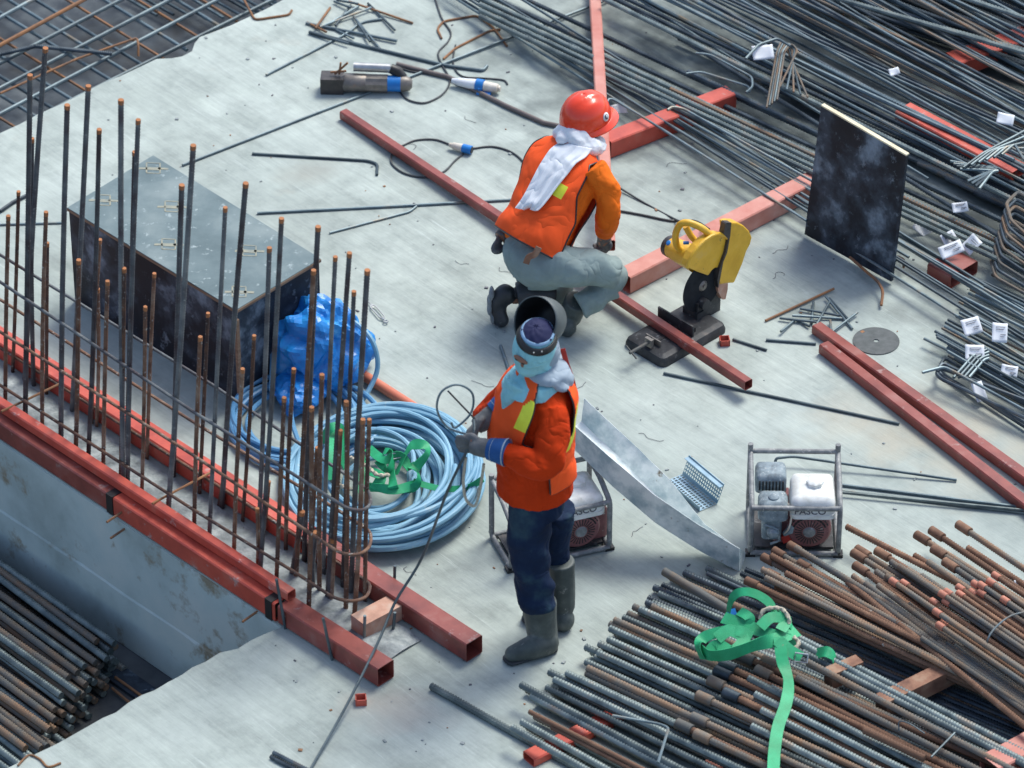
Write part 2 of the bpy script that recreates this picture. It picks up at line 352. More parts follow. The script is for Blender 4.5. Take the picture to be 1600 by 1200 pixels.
def concrete():
    m = bpy.data.materials.new('concrete'); m.use_nodes = True; t = m.node_tree; N = t.nodes; L = t.links; b = N['Principled BSDF']
    tc = N.new('ShaderNodeTexCoord')
    def noi(sc, det, rot=0, st=(1, 1, 1), ro=.6):
        mp = N.new('ShaderNodeMapping'); mp.inputs['Rotation'].default_value = (0, 0, rot); mp.inputs['Scale'].default_value = st
        mp.vector_type = 'TEXTURE'
        L.new(tc.outputs['Object'], mp.inputs[0]); n = N.new('ShaderNodeTexNoise'); n.inputs['Scale'].default_value = sc; n.inputs['Detail'].default_value = det; n.inputs['Roughness'].default_value = ro
        L.new(mp.outputs[0], n.inputs[0]); return n.outputs['Fac']
    def ramp(f, els):
        r = N.new('ShaderNodeValToRGB'); L.new(f, r.inputs[0])
        while len(r.color_ramp.elements) < len(els): r.color_ramp.elements.new(.5)
        for e, (p, c) in zip(r.color_ramp.elements, els): e.position = p; e.color = (*c, 1)
        return r.outputs[0]
    def mix(a, c, f, mode='MIX'):
        x = N.new('ShaderNodeMix'); x.data_type = 'RGBA'; x.blend_type = mode
        if isinstance(f, float): x.inputs[0].default_value = f
        else: L.new(f, x.inputs[0])
        for i, s in ((6, a), (7, c)):
            if isinstance(s, tuple): x.inputs[i].default_value = (*s, 1)
            else: L.new(s, x.inputs[i])
        return x.outputs[2]
    base = ramp(noi(1.1, 8, 0, (1, 1, 1), .65), [(.33, (.285, .322, .298)), (.5, (.372, .418, .386)), (.68, (.442, .490, .455))])
    # broom strokes run with the tubes (down-right in the photo); long thin light scratches
    st = noi(9, 8, math.radians(-47), (6, .55, 1), .75)
    base = mix(base, ramp(st, [(.34, (.84, .845, .85)), (.5, (1, 1, 1)), (.68, (1.11, 1.11, 1.10))]), 1.0, 'MULTIPLY')
    mk = noi(.9, 4, 2); mq = N.new('ShaderNodeMapRange'); mq.inputs['From Min'].default_value = .42; mq.inputs['From Max'].default_value = .6; mq.inputs['To Min'].default_value = .15; L.new(mk, mq.inputs[0]); STF = mq.outputs[0]
    st2 = noi(26, 6, math.radians(-50), (14, .5, 1), .7)
    sm = N.new('ShaderNodeMapRange'); sm.inputs['From Min'].default_value = .60; sm.inputs['From Max'].default_value = .72; sm.inputs['To Max'].default_value = .75; L.new(st2, sm.inputs[0])
    base = mix(base, (.55, .61, .58), sm.outputs[0])
    bl = noi(3.2, 10, .5, (1, 1, 1), .72); base = mix(base, ramp(bl, [(.36, (.80, .81, .81)), (.5, (1, 1, 1)), (.64, (1.12, 1.12, 1.11))]), 1.0, 'MULTIPLY')
    pat = noi(.55, 5, 0, (1, 1, 1), .5); pm = N.new('ShaderNodeMapRange'); pm.inputs['From Min'].default_value = .5; pm.inputs['From Max'].default_value = .7; pm.inputs['To Max'].default_value = .65; L.new(pat, pm.inputs[0])
    base = mix(base, (.255, .30, .285), pm.outputs[0])
    ru = noi(1.7, 6, 1, (1, 1, 1), .6); rm = N.new('ShaderNodeMapRange'); rm.inputs['From Min'].default_value = .63; rm.inputs['From Max'].default_value = .78; rm.inputs['To Max'].default_value = .45; L.new(ru, rm.inputs[0])
    base = mix(base, (.36, .31, .24), rm.outputs[0])
    dk = noi(34, 5, 0, (1, 1, 1), .7); dm = N.new('ShaderNodeMapRange'); dm.inputs['From Min'].default_value = .70; dm.inputs['From Max'].default_value = .76; dm.inputs['To Max'].default_value = .55; L.new(dk, dm.inputs[0])
    base = mix(base, (.16, .16, .16), dm.outputs[0])
    # stains, plus dirt and painted-in shade under upper right bars and beside the board
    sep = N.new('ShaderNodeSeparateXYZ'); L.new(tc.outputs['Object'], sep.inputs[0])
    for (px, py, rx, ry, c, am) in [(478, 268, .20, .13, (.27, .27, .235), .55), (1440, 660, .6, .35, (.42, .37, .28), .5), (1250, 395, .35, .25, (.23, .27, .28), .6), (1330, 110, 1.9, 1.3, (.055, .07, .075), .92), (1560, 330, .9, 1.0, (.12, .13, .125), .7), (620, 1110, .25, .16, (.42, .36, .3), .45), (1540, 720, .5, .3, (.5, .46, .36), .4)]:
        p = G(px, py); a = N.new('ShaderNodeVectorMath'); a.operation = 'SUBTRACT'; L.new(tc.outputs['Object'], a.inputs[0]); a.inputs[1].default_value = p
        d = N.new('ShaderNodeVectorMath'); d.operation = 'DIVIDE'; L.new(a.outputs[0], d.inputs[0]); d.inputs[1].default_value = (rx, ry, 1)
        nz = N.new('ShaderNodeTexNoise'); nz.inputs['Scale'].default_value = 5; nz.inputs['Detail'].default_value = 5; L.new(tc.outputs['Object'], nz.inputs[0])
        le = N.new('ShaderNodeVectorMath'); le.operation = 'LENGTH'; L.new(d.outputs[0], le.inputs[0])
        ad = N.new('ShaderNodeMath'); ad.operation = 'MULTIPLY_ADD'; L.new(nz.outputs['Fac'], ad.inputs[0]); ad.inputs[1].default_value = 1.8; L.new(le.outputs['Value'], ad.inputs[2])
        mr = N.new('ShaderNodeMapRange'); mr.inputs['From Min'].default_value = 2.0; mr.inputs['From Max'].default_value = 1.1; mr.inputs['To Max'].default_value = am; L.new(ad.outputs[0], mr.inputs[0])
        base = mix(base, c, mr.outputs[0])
    L.new(base, b.inputs['Base Color']); b.inputs['Roughness'].default_value = .82; b.inputs['Specular IOR Level'].default_value = .3
    bp = N.new('ShaderNodeBump'); bp.inputs['Strength'].default_value = .35; bp.inputs['Distance'].default_value = .004; L.new(noi(60, 6, math.radians(-47), (4, .7, 1)), bp.inputs['Height']); L.new(bp.outputs[0], b.inputs['Normal'])
    return m
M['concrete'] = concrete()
M['wall_side'] = nmat('wall_concrete', [(.3, (.34, .40, .38)), (.5, (.48, .56, .54)), (.7, (.58, .62, .58))], scale=2.2, rough=.85, bump=.5, bscale=25, detail=9, speck=((.28, .24, .17), 3.2, .56, .10))
M['rough_concrete'] = nmat('rough_concrete', [(.3, (.15, .17, .17)), (.5, (.26, .29, .29)), (.7, (.42, .45, .44))], scale=14, rough=.9, bump=1, bscale=30, bdist=.01, speck=((.1, .1, .1), 16, .67))
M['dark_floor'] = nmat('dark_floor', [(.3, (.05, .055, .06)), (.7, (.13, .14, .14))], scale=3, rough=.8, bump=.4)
M['form_dark'] = nmat('form_ply', [(.32, (.006, .009, .013)), (.5, (.04, .055, .07)), (.7, (.13, .15, .16))], scale=2.6, rough=.6, detail=9, bump=.3)
M['ply_black'] = nmat('ply_black', [(.3, (.006, .007, .011)), (.46, (.012, .016, .024)), (.56, (.04, .055, .075)), (.68, (.20, .26, .32))], scale=4.5, detail=9, rough=.6, speck=((.16, .20, .24), 16, .60, .12), spec=.3)
M['ply_top'] = nmat('ply_top', [(.3, (.085, .125, .135)), (.5, (.135, .185, .195)), (.7, (.22, .27, .27))], scale=3.5, rough=.62, spec=.3, detail=9, speck=((.36, .42, .42), 20, .60, .10))
M['ply_edge'] = nmat('ply_edge', [(.3, (.17, .10, .06)), (.7, (.3, .2, .13))], scale=9, rough=.8, stretch=(1, 1, 8))
M['ply_pale'] = nmat('ply_pale', [(.3, (.62, .54, .36)), (.7, (.78, .72, .52))], scale=9, rough=.7)
M['mark_tan'] = nmat('mark_tan', [(.35, (.20, .22, .19)), (.6, (.30, .29, .21))], scale=30, rough=.6)
# ================================================================== the slab, the pit and the wall
def jag(pts, step=.09, amp=.012, seed=1):
    r = random.Random(seed); out = [pts[0]]
    for a, b in zip(pts, pts[1:]):
        n = max(1, int((b-a).length/step))
        for k in range(1, n+1):
            p = a+(b-a)*(k/n)
            if k < n: p = p+Vector((r.uniform(-amp, amp), r.uniform(-amp, amp), 0))
            out.append(p)
    return out
EA, EB = G(0, 687), G(430, 972)              # foot line of the outer red tube = edge of the slab
ED = (EB-EA).normalized(); EPERP = Vector((-ED.y, ED.x, 0))
if EPERP.y < 0: EPERP = -EPERP
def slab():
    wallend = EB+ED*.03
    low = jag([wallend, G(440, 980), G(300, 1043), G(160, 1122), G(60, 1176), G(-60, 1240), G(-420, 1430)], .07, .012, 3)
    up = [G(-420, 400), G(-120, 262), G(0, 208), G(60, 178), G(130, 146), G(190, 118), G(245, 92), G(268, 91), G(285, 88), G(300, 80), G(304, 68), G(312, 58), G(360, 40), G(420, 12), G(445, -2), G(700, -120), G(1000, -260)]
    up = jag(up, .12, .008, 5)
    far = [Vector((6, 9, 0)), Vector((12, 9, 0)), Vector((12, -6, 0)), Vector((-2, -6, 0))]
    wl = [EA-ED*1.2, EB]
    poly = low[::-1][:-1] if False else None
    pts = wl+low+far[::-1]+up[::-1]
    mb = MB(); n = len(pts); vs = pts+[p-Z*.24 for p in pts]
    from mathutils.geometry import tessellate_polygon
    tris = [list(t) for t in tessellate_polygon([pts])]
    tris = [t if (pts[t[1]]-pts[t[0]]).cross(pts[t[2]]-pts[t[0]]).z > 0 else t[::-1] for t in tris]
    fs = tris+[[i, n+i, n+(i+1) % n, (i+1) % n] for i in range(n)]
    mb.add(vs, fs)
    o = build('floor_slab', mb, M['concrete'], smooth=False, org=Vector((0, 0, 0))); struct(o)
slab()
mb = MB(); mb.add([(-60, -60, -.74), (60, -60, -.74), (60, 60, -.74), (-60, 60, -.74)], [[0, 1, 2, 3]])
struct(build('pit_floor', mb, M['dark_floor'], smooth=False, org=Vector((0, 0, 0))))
# side of the slab / wall towards the pit
mb = MB(); a, b = EA-ED*3.0+Z*-.02, EB+ED*.9-Z*.02
mb.box((a+b)/2-Z*.352+EPERP*.05, (b-a)/2, EPERP*.056, Z*.365)
lo = []; r = random.Random(4); N_ = 60
top = []; bot = []
for k in range(N_+1):                          # bulge of rougher concrete along the foot of the wall
    p = a+(b-a)*(k/N_)
    top.append(p-Z*(.40+.008*noise.noise(Vector((k*.31, 0, 3))))); bot.append(p-Z*.715)
vs = []
for k in range(N_+1): vs += [top[k]-EPERP*.005, top[k]-EPERP*(.012+.005*noise.noise(Vector((k*.9, 2, 1))))-Z*.012, bot[k]-EPERP*.018, bot[k]]
fs = []
for k in range(N_):
    for j in range(3): fs.append([k*4+j, k*4+j+1, k*4+4+j+1, k*4+4+j])
mb.add(vs, fs)
single('concrete_wall', mb, M['wall_side'], 'blue-grey concrete wall with stained rough foot dropping below the red tubes into the pit', 'wall', smooth=False)
# rough strip of fresh concrete that the starter bars stand in
K0, K1 = G(0, 563), G(590, 943)
KD = (K1-K0).normalized()
mb = MB(); n = 90; mm = 7; vs = []
for i in range(n+1):
    for j in range(mm+1):
        p = (EA-ED*1.2+EPERP*.10)+ED*(i/n)*((EB-EA).length+1.75)+EPERP*(j/mm)*.27
        vs.append(Vector((p.x, p.y, .004+.016*max(0, noise.noise(Vector((p.x*9, p.y*9, 0)))+.35))))
mb.add(vs, [[i*(mm+1)+j, i*(mm+1)+j+1, (i+1)*(mm+1)+j+1, (i+1)*(mm+1)+j] for i in range(n) for j in range(mm)])
struct(build('wall_strip', mb, M['rough_concrete'], org=Vector((0, 0, 0))))
# formwork tray under the reinforcement mesh beyond the upper left edge
mb = MB(); q = [G(-700, 560), G(-120, 262), G(445, -2), G(1000, -260), G(700, -600), G(-900, -300)]
mb.add([p+Vector((.03, -.03, -.2)) for p in q], [[0, 1, 2, 3, 4, 5]])
struct(build('formwork_floor', mb, M['form_dark'], smooth=False, org=Vector((0, 0, 0))))
# ================================================================== tubes along the wall
def tubeobj(px, w, h, mat, label, cat='steel tube', name='square_tube', group=None, side=1, t=.004):
    A, B = px; mb = MB(); mb.sq(A, B, w, h, t, side=side)
    return single(name, mb, mat, label, cat, group, smooth=False)
def alongE(s, off=0, z=0): return EA+ED*s+EPERP*off+Z*z
LE = (EB-EA).length
tubeobj((alongE(-1.6, 0, 0), alongE((G(166, 803)-EA).length, 0, 0)), .10, .10, M['primer_brown'], 'dark red square tube on the pit edge, its end butting a bright red tube')
tubeobj((alongE((G(170, 806)-EA).length+.012, 0, 0), alongE(LE, 0, 0)), .10, .10, M['primer_orange'], 'bright red flaking square tube on the pit edge above the grey wall')
tubeobj((alongE(-1.6, .05, .102), alongE(LE+.03, .05, .102)), .05, .05, M['primer_orange'], 'thin bright red tube lying on top of the tubes at the pit edge')
tubeobj((alongE(LE+.02, 0, .004), G(590, 1074, .004)), .10, .10, M['primer_brown'], 'brown square tube with open end near the tube offcut, nearest of the wall tubes')
def alongK(px, z=.004, off=0):
    y = 563+.645*px; return G(px, y)+Z*z
tubeobj((alongK(-500), alongK(470)), .10, .10, M['primer_orange'], 'long orange-red square tube behind the starter bars beside the black box')
tubeobj((alongK(474), G(728, 1035, .004)), .10, .10, M['primer_brown'], 'brown square tube with open end beside the boots of the standing worker')
# black tape / splice bands
for s in ((G(168, 804)-EA).length, LE-.04):
    mb = MB(); c = alongE(s, .05, .05); mb.box(c, ED*.022, EPERP*.0535, Z*.0535)
    single('splice_band', mb, M['black'], 'dirty black splice band wrapped round the pit-edge tubes' + (' at the slab corner' if s > 1.0 and s > LE-.1 else ' between dark and bright red'), 'band', smooth=False)
# timber stopper
mb = MB(); a, b = G(560, 990), G(632, 950)
d = (b-a); d.z = 0; L_ = d.length; d.normalize(); p = Vector((-d.y, d.x, 0)); c = (a+b)/2+p*.045+Z*.042
a2 = G(571, 1001); b2 = G(633, 968); d = (b2-a2).normalized(); p = Vector((-d.y, d.x, 0))
mb.box((a2+b2)/2+p*.05+Z*.046, d*((b2-a2).length/2), p*.048, Z*.04)
single('timber_block', mb, M['timber_pink'], 'pink stained timber block wedged across between the two brown tubes', 'timber', smooth=False)
for (x, y, tx, ty, lab) in [(446, 982, 432, 905, 'against the brown tube by the splice band'), (519, 1031, 505, 966, 'against the brown tube near its open end'), (569, 1000, 570, 962, 'in front of the pink timber block'), (616, 925, 617, 884, 'behind the brown tube by the blue hose'), (614, 985, 617, 957, 'at the joint of timber block and far tube')]:
    mb = MB(); b_ = G(x, y); t_ = V(tx, ty, b_.y-(.03 if x < 540 else 0)); mb.tube([b_, t_], .007, 7)
    single('steel_pin', mb, M['rod_grey'], 'short steel pin standing upright '+lab, 'steel pin', 'steel pins holding the tubes')
for (x, y, x2, y2) in [(178, 834, 196, 825), (178, 800, 190, 800), (388, 963, 402, 955), (355, 935, 372, 928)][:3]:
    A = G(x2, y2-0, -.03)-EPERP*0; mb = MB(); q = W(x2, y2, EA, EB); mb.tube([q+EPERP*.02, q-EPERP*.09-Z*.01], .006, 6)
    single('tie_rod', mb, M['rod_rust'], 'rusty tie rod stub sticking out under red tube, %s' % ('by the slab corner' if x > 300 else 'lower one by dark splice' if y > 810 else 'upper one by dark splice'), 'tie rod', 'tie rods poking out of the wall')
# ================================================================== starter bars
FA, FB = G(0, 640), G(450, 941)
def onF(x): return G(x, 640+.668*x)
def onK(x): return G(x, 568+.650*x)
bars = [  # top x, top y, foot x, row (F front, K back, M middle), kind, radius
 (13,338,5,'F','r',.010),(29,300,19,'K','r',.009),(47,118,36,'F','d',.0125),(71,76,38,'K','d',.0125),(50,217,52,'K','g',.011),
 (72,332,63,'F','r',.010),(74,380,72,'K','r',.009),(105,165,92,'F','d',.0125),(138,135,112,'K','d',.0125),(123,407,115,'F','r',.011),
 (155,203,134,'F','d',.011),(156,375,142,'K','r',.010),(153,452,150,'K','r',.009),(168,440,158,'F','r',.010),(189,157,190,'F','d',.0125),
 (194,420,185,'F','r',.010),(211,238,198,'K','d',.0125),(216,188,196,'F','d',.011),(227,480,218,'F','r',.009),(241,428,229,'K','r',.009),
 (284,290,270,'K','d',.0125),(302,228,258,'F','d',.0125),(313,527,300,'F','r',.010),(325,490,311,'K','r',.009),(352,325,323,'F','d',.010),
 (384,287,346,'K','d',.0125),(379,577,362,'F','r',.010),(397,525,378,'K','r',.009),(421,388,404,'K','d',.011),(440,342,402,'F','d',.011),
 (444,622,428,'F','r',.010),(459,577,446,'K','r',.010),(490,423,462,'M','r',.011),(497,355,475,'K','d',.012),(487,637,479,'F','r',.011),
 (503,586,499,'M','r',.011),(524,402,505,'K','d',.010),(546,396,511,'M','d',.011),(553,456,535,'K','d',.010),(574,423,548,'K','d',.0125),
 (532,673,517,'M','r',.010),(541,628,540,'M','r',.011),(567,656,553,'M','r',.011),(577,656,570,'K','r',.010),(472,800,455,'M','g',.013),
 (350,738,340,'K','r',.010),(402,795,398,'F','r',.009),(420,753,410,'K','r',.009),(493,832,488,'M','d',.014),(351,705,345,'K','g',.008),(520,842,515,'M','g',.014),(496,700,486,'K','r',.010)]
cnt = {}
for i, (tx, ty, fx, row, kd, r) in enumerate(sorted(bars)):
    foot = {'F': onF, 'K': onK, 'M': lambda x: G(x, (640+.668*x)*.55+(568+.650*x)*.45-12)}[row](fx)-Z*.03
    if row == 'F': foot = foot+EPERP*.01
    A, B = (FA, FB) if row == 'F' else (K0, K1)
    top = V(tx, ty, foot.y+(tx-fx)/350*-.0)
    # lean only along the wall
    d = ray(tx, ty); nrm = EPERP; t = nrm.dot(foot-CP)/nrm.dot(d); top = CP+d*t
    h = (top-foot)
    jit = Vector((random.uniform(-.008, .008), random.uniform(-.008, .008), 0))
    path = [foot+h*(k/4)+jit*(math.sin(math.pi*k/4)) for k in range(5)]
    mb = MB(); mb.ribbed(path, r, .016, 8)
    b = build('starter_bar', mb, {'d': M['starter_dark'], 'r': M['starter_rust'], 'g': M['starter_dark']}[kd])
    tall = h.length > .75; key = ('tall' if tall else 'short')+(' dark' if kd != 'r' else ' rusty'); cnt[key] = cnt.get(key, 0)+1
    tag(b, '%s starter bar upright in the concrete strip, %s of these from the left' % (key, ordn(cnt[key])), 'starter bar', 'starter bars standing in the wall strip')
    c = MB(); c.tube([top-h.normalized()*.001, top+h.normalized()*.004], r*1.02, 8); c.tube([top-h.normalized()*.018, top-h.normalized()*.001], r*1.05, 8)
    build('rusty_tip', c, M['rust_end'], parent=b)
# hairpin bars round the row
for nm, fr, bk, hook in [('top', [(-60, 400), (300, 642), (460, 742), (535, 790)], [(-60, 358), (0, 398), (330, 600), (490, 708), (556, 752)], (584, 768)),
                         ('middle', [(-60, 480), (300, 710), (480, 830), (525, 860)], [(-60, 430), (300, 658), (517, 790), (560, 818)], (584, 848)),
                         ('bottom', [(-60, 563), (300, 795), (462, 895), (515, 930)], [(-60, 505), (400, 797), (560, 900)], (584, 922))]:
    F_ = [W(x, y, onF(0)-EPERP*.012, onF(450)-EPERP*.012) for x, y in fr]; B_ = [W(x, y, onK(0)+EPERP*.014, onK(500)+EPERP*.014) for x, y in bk]
    mid = (F_[-1]+B_[-1])/2; hk = V(hook[0], hook[1], mid.y+.02)
    fe, be = F_[-1], B_[-1]; m0_ = (fe+be)/2; hv = (be-fe)
    pth = F_[:-1]+catmull([fe, fe+ED*.05+hv*.06, fe+ED*.105+hv*.25, m0_+ED*.125+hv*.1, be+ED*.085-hv*.06, be+ED*.03-hv*.0, be], 5)+B_[::-1][1:]
    mb = MB(); mb.tube(pth, .0075, 8)
    single('hairpin_bar', mb, M['starter_rust'] if nm != 'top' else M['starter_dark'], '%s of the three long hairpin bars tied round the starter bars' % nm, 'tie bar', 'hairpin bars round the starter bars')
for (a, b, lab) in [((2, 643, .16), (97, 598, .13), 'near the left end of the strip'), ((238, 787, .16), (330, 738, .13), 'over the middle of the strip')]:
    mb = MB(); P = [G(a[0], a[1]+a[2]*290, a[2]), G((a[0]+b[0])/2-10, (a[1]+b[1])/2+12+a[2]*290, a[2]), G(b[0], b[1]+b[2]*290, b[2])]
    P = [G(a[0], a[1], a[2]-.0)] + [G((a[0]+b[0])/2-12, (a[1]+b[1])/2+6, .14), G(b[0], b[1], .12)]
    mb.tube(catmull(P, 5), .006, 6); single('spacer_rod', mb, M['rod_rust'], 'bent rusty spacer rod laid across the red tubes '+lab, 'rod', 'spacer rods across the strip')
# ================================================================== the black box
hB = .545
c_l, c_f = G(104, 324, hB), G(369, 485, hB); c_b, c_r = G(239, 242, hB), G(502, 404, hB)
bl = MB(); low = [Vector((c.x, c.y, 0)) for c in (c_l, c_f, c_r, c_b)]
cc = sum(low, Vector())/4
box = thing('plywood_box', 'big black film-faced plywood box with grey dusty lid, by the starter bars', 'box', cc)
def shr(p, k): return p+(cc-Vector((p.x, p.y, 0))).normalized()*k
bl.extrude([shr(p, .012) for p in low], Z*(hB-.021)); build('side_panel', bl, M['ply_black'], box, smooth=False)
# lid with its brown ply edge
ld = MB(); ld.extrude([p+Z*(hB-.019) for p in low], Z*.014); build('lid_edge', ld, M['ply_edge'], box, smooth=False)
ld = MB(); ld.extrude([shr(p, .004)+Z*(hB-.0045) for p in low], Z*.0045); build('lid', ld, M['ply_top'], box, smooth=False)
for k, (p, q) in enumerate([(low[1], low[2])]):
    st = MB(); e = shr(low[1], -.001); st.box(e+Z*(hB/2-.02), (low[2]-low[1]).normalized()*.009, (low[0]-low[1]).normalized()*.009, Z*(hB/2-.03)); build('corner_batten', st, M['ply_edge'], box, smooth=False)
for (x, y) in [(267, 322), (262, 381), (388, 391), (372, 455), (160, 312), (238, 262)]:
    o_ = G(x, y, hB+.0005); mk = MB()
    def strip(x0, y0, x1, y1, w=.0035):
        a, b = G(x0, y0, hB+.0008), G(x1, y1, hB+.0008); d = (b-a).normalized(); p = Vector((-d.y, d.x, 0))*w
        mk.box((a+b)/2, (b-a)/2, p, Z*.0006)
    fadeg = (x, y) in [(160, 312)]
    strip(x-21, y+1, x-9, y+1, .008); strip(x+9, y+1, x+25, y+2, .008)
    strip(x-9, y-8, x+12, y-7); strip(x-9, y+8, x+12, y+9); strip(x-9, y-8, x-9, y+8); strip(x+12, y-7, x+12, y+9); strip(x-9, y+1, x+12, y+2, .012)
    build('stencil_mark', mk, M['mark_tan'], box, smooth=False)
# ================================================================== generic long bars
def bar(pts, r, mat, label, cat='rebar', name='rebar', group=None, ribs=True, seg=None, pitch=None, parts=None, sharp=None):
    pts = [G(*p) if not isinstance(p, Vector) else p for p in pts]
    mb = MB()
    if ribs: mb.ribbed(pts, r, pitch or max(.011, r*.9), 8)
    else: mb.tube(pts, r, seg or (14 if r > .012 else 7))
    o = single(name, mb, mat, label, cat, group)
    if parts: parts(o, pts, r)
    return o
def loose(pts, r, mat, label, bend=0, **k):
    k.setdefault('ribs', False); k.setdefault('name', 'steel_rod'); k.setdefault('cat', 'steel rod')
    P = [G(p[0], p[1], p[2] if len(p) > 2 else r) for p in pts]
    if bend: P = fillet(P, bend)
    return bar(P, r, mat, label, **k)
RG, RR, RD = M['rod_grey'], M['rod_rust'], M['rebar_dark']
loose([(285, 258), (620, 128), (940, 3, .02), (1080, -60, .02)], .0075, RG, 'very long thin rod slanting up across the slab from beside the black box')
loose([(394, 240), (575, 251), (590, 256), (589, 273)], .0075, RG, 'thin rod with a hooked right end lying alone above the long rods', bend=.03)
loose([(402, 333), (600, 323), (820, 311)], .0075, RG, 'long thin rod running level from the black box to the kneeling worker')
loose([(515, 364), (640, 331), (651, 322)], .006, RG, 'short thin rod with a kinked tip lying left of the red tube', bend=.02)
loose([(0, 351), (100, 348)], .006, RG, 'thin rod at the left edge running behind the black box')
loose([(0, 330), (20, 316), (48, 302)], .010, M['rebar_dark'], 'dark thick bar end at the left edge of the slab behind the starter bars', ribs=False)
loose([(416, 117), (543, 52), (565, 34), (597, 30)], .0075, RG, 'bent rod reaching down-left out of the offcut heap', bend=.06)
loose([(377, -8), (398, 31), (452, 23), (456, 16)], .0065, RR, 'orange rusty bent hook lying at the top left slab edge', bend=.03)
loose([(1037, 583), (1405, 662)], .0075, RG, 'thin rod lying under the open end of the small red tube')
loose([(1197, 531), (1275, 537)], .0075, RG, 'short thin rod lying left of the paired red tubes')
loose([(1145, 530), (1198, 547)], .007, RG, 'short rod stub beside the small offcut near the saw')
loose([(1211, 727, .02), (1212, 716, .05), (1240, 713, .05), (1495, 750, .01)], .007, RG, 'thin hooked rod running right from behind the right-hand engine', bend=.03)
loose([(1310, 757), (1640, 798)], .008, RG, 'upper of the long bars running right from the right-hand engine')
loose([(1310, 766), (1640, 806)], .008, M['rebar_grey'], 'middle of the long bars running right from the right-hand engine')
loose([(1312, 769, .022), (1640, 801, .022)], .007, M['rebar_grey'], 'lower of the long bars running right from the right-hand engine')
loose([(782, 540), (800, 590)], .008, RG, 'short rod lying on the slab left of the masked worker\'s head')
loose([(674, 1072), (905, 1202), (960, 1232)], .0165, M['rebar_grey'], 'lone ribbed bar lying in front of the lower right stack', name='rebar', cat='rebar', ribs=True)
for k, (x, y) in enumerate([(423, 1182), (427, 1176), (431, 1187)]):
    loose([(x, y, .01+.014*(k == 1)), (x+95, y+48, .01+.014*(k == 1))], .010, M['rebar_dark'], '%s of three short dark bars at the bottom edge' % ['lower', 'top', 'right-hand'][k], name='rebar', cat='rebar', ribs=True)
# offcut heap at the top left
heap = [((478, 36), (620, 64)), ((483, 50), (545, 68)), ((493, 44), (516, 12)), ((503, 43), (560, 10)), ((522, 2), (548, 12)), ((545, 2), (645, 36)), ((575, 5), (617, 47)), ((552, 25), (578, 65)), ((556, 30), (594, 76)), ((524, 46), (553, 60)), ((500, 42), (580, 12)), ((524, 40), (548, 8)), ((480, 35), (510, 50)), ((526, 0), (560, 6))]
for k, (a, b) in enumerate(heap):
    loose([(a[0], a[1], .008+.006*(k % 3)), (b[0], b[1], .008+.007*((k+1) % 3))], .0065 if k else .0085, RR if k in (2, 5, 12) else RG, '%s rod offcut in the top left heap, %s of it from the left' % ('orange rusty' if k in (2, 5, 12) else 'grey', ordn(1+sorted(heap).index((a, b)))), group='rod offcuts heaped at the top left' + (' (rusty)' if k in (2, 5, 12) else ''))
loose([(690, 60), (683, 45), (693, 33), (745, 24), (770, 42), (792, 72)], .0065, RR, 'rusty bent stirrup left of the long bars at the top', bend=.03)
loose([(693, 92), (712, 75), (765, 48), (782, 46)], .0065, RR, 'rusty straight rod crossing the bent stirrup', bend=.02)
loose([(483, 50), (595, 78), (700, 103), (755, 110), (761, 103)], .0095, RG, 'long curved dark bar running behind the rebar cutter', bend=.04)
loose([(620, 100), (650, 108), (700, 120), (790, 165), (850, 192), (905, 203)], .0125, plain('hose_brown', (.16, .13, .12), .6), 'thick brown hose running from the cutter toward the kneeling worker', name='rubber_hose', cat='hose')
def cable(pts, r, label, mat=None, name='cable', cat='cable', z=None, n=7, zs=None):
    P = []
    for i, p in enumerate(pts): P.append(p if isinstance(p, Vector) else G(p[0], p[1], p[2] if len(p) > 2 else r+.001))
    mb = MB(); mb.tube(catmull(P, n), r, 7); return single(name, mb, mat or M['cable'], label, cat)
cable([(678, -8), (690, 28), (704, 50), (700, 65), (685, 82), (690, 100), (702, 122), (699, 138), (685, 152), (660, 161), (632, 152), (618, 125), (625, 108), (645, 112), (690, 118)], .005, 'thin grey cable looping beside the rebar cutter at the top')
cable([(712, 70), (708, 92), (712, 110), (726, 120), (755, 122), (786, 125), (793, 132)], .0045, 'thin cable curving over the white and blue plug')
cable([(632, 226), (650, 219), (680, 218), (706, 227)], .005, 'short cable into the left side of the cream connector')
cable([(724, 240), (710, 252), (694, 268), (668, 277), (635, 272), (614, 258), (611, 244), (620, 232), (632, 226)], .005, 'cable loop lying under the long red tube')
cable([(738, 232), (770, 229), (800, 238), (820, 256), (828, 275)], .005, 'cable from the cream connector toward the kneeling worker')
cable([(955, 285, .02), (1000, 313), (1050, 340), (1075, 350, .10), (1095, 352, .30)], .005, 'straight power cable running to the yellow cut-off saw')
cable([(960, 328), (1000, 335), (1050, 345), (1085, 345), (1108, 358, .25)], .006, 'slack power cable curving behind the yellow saw')
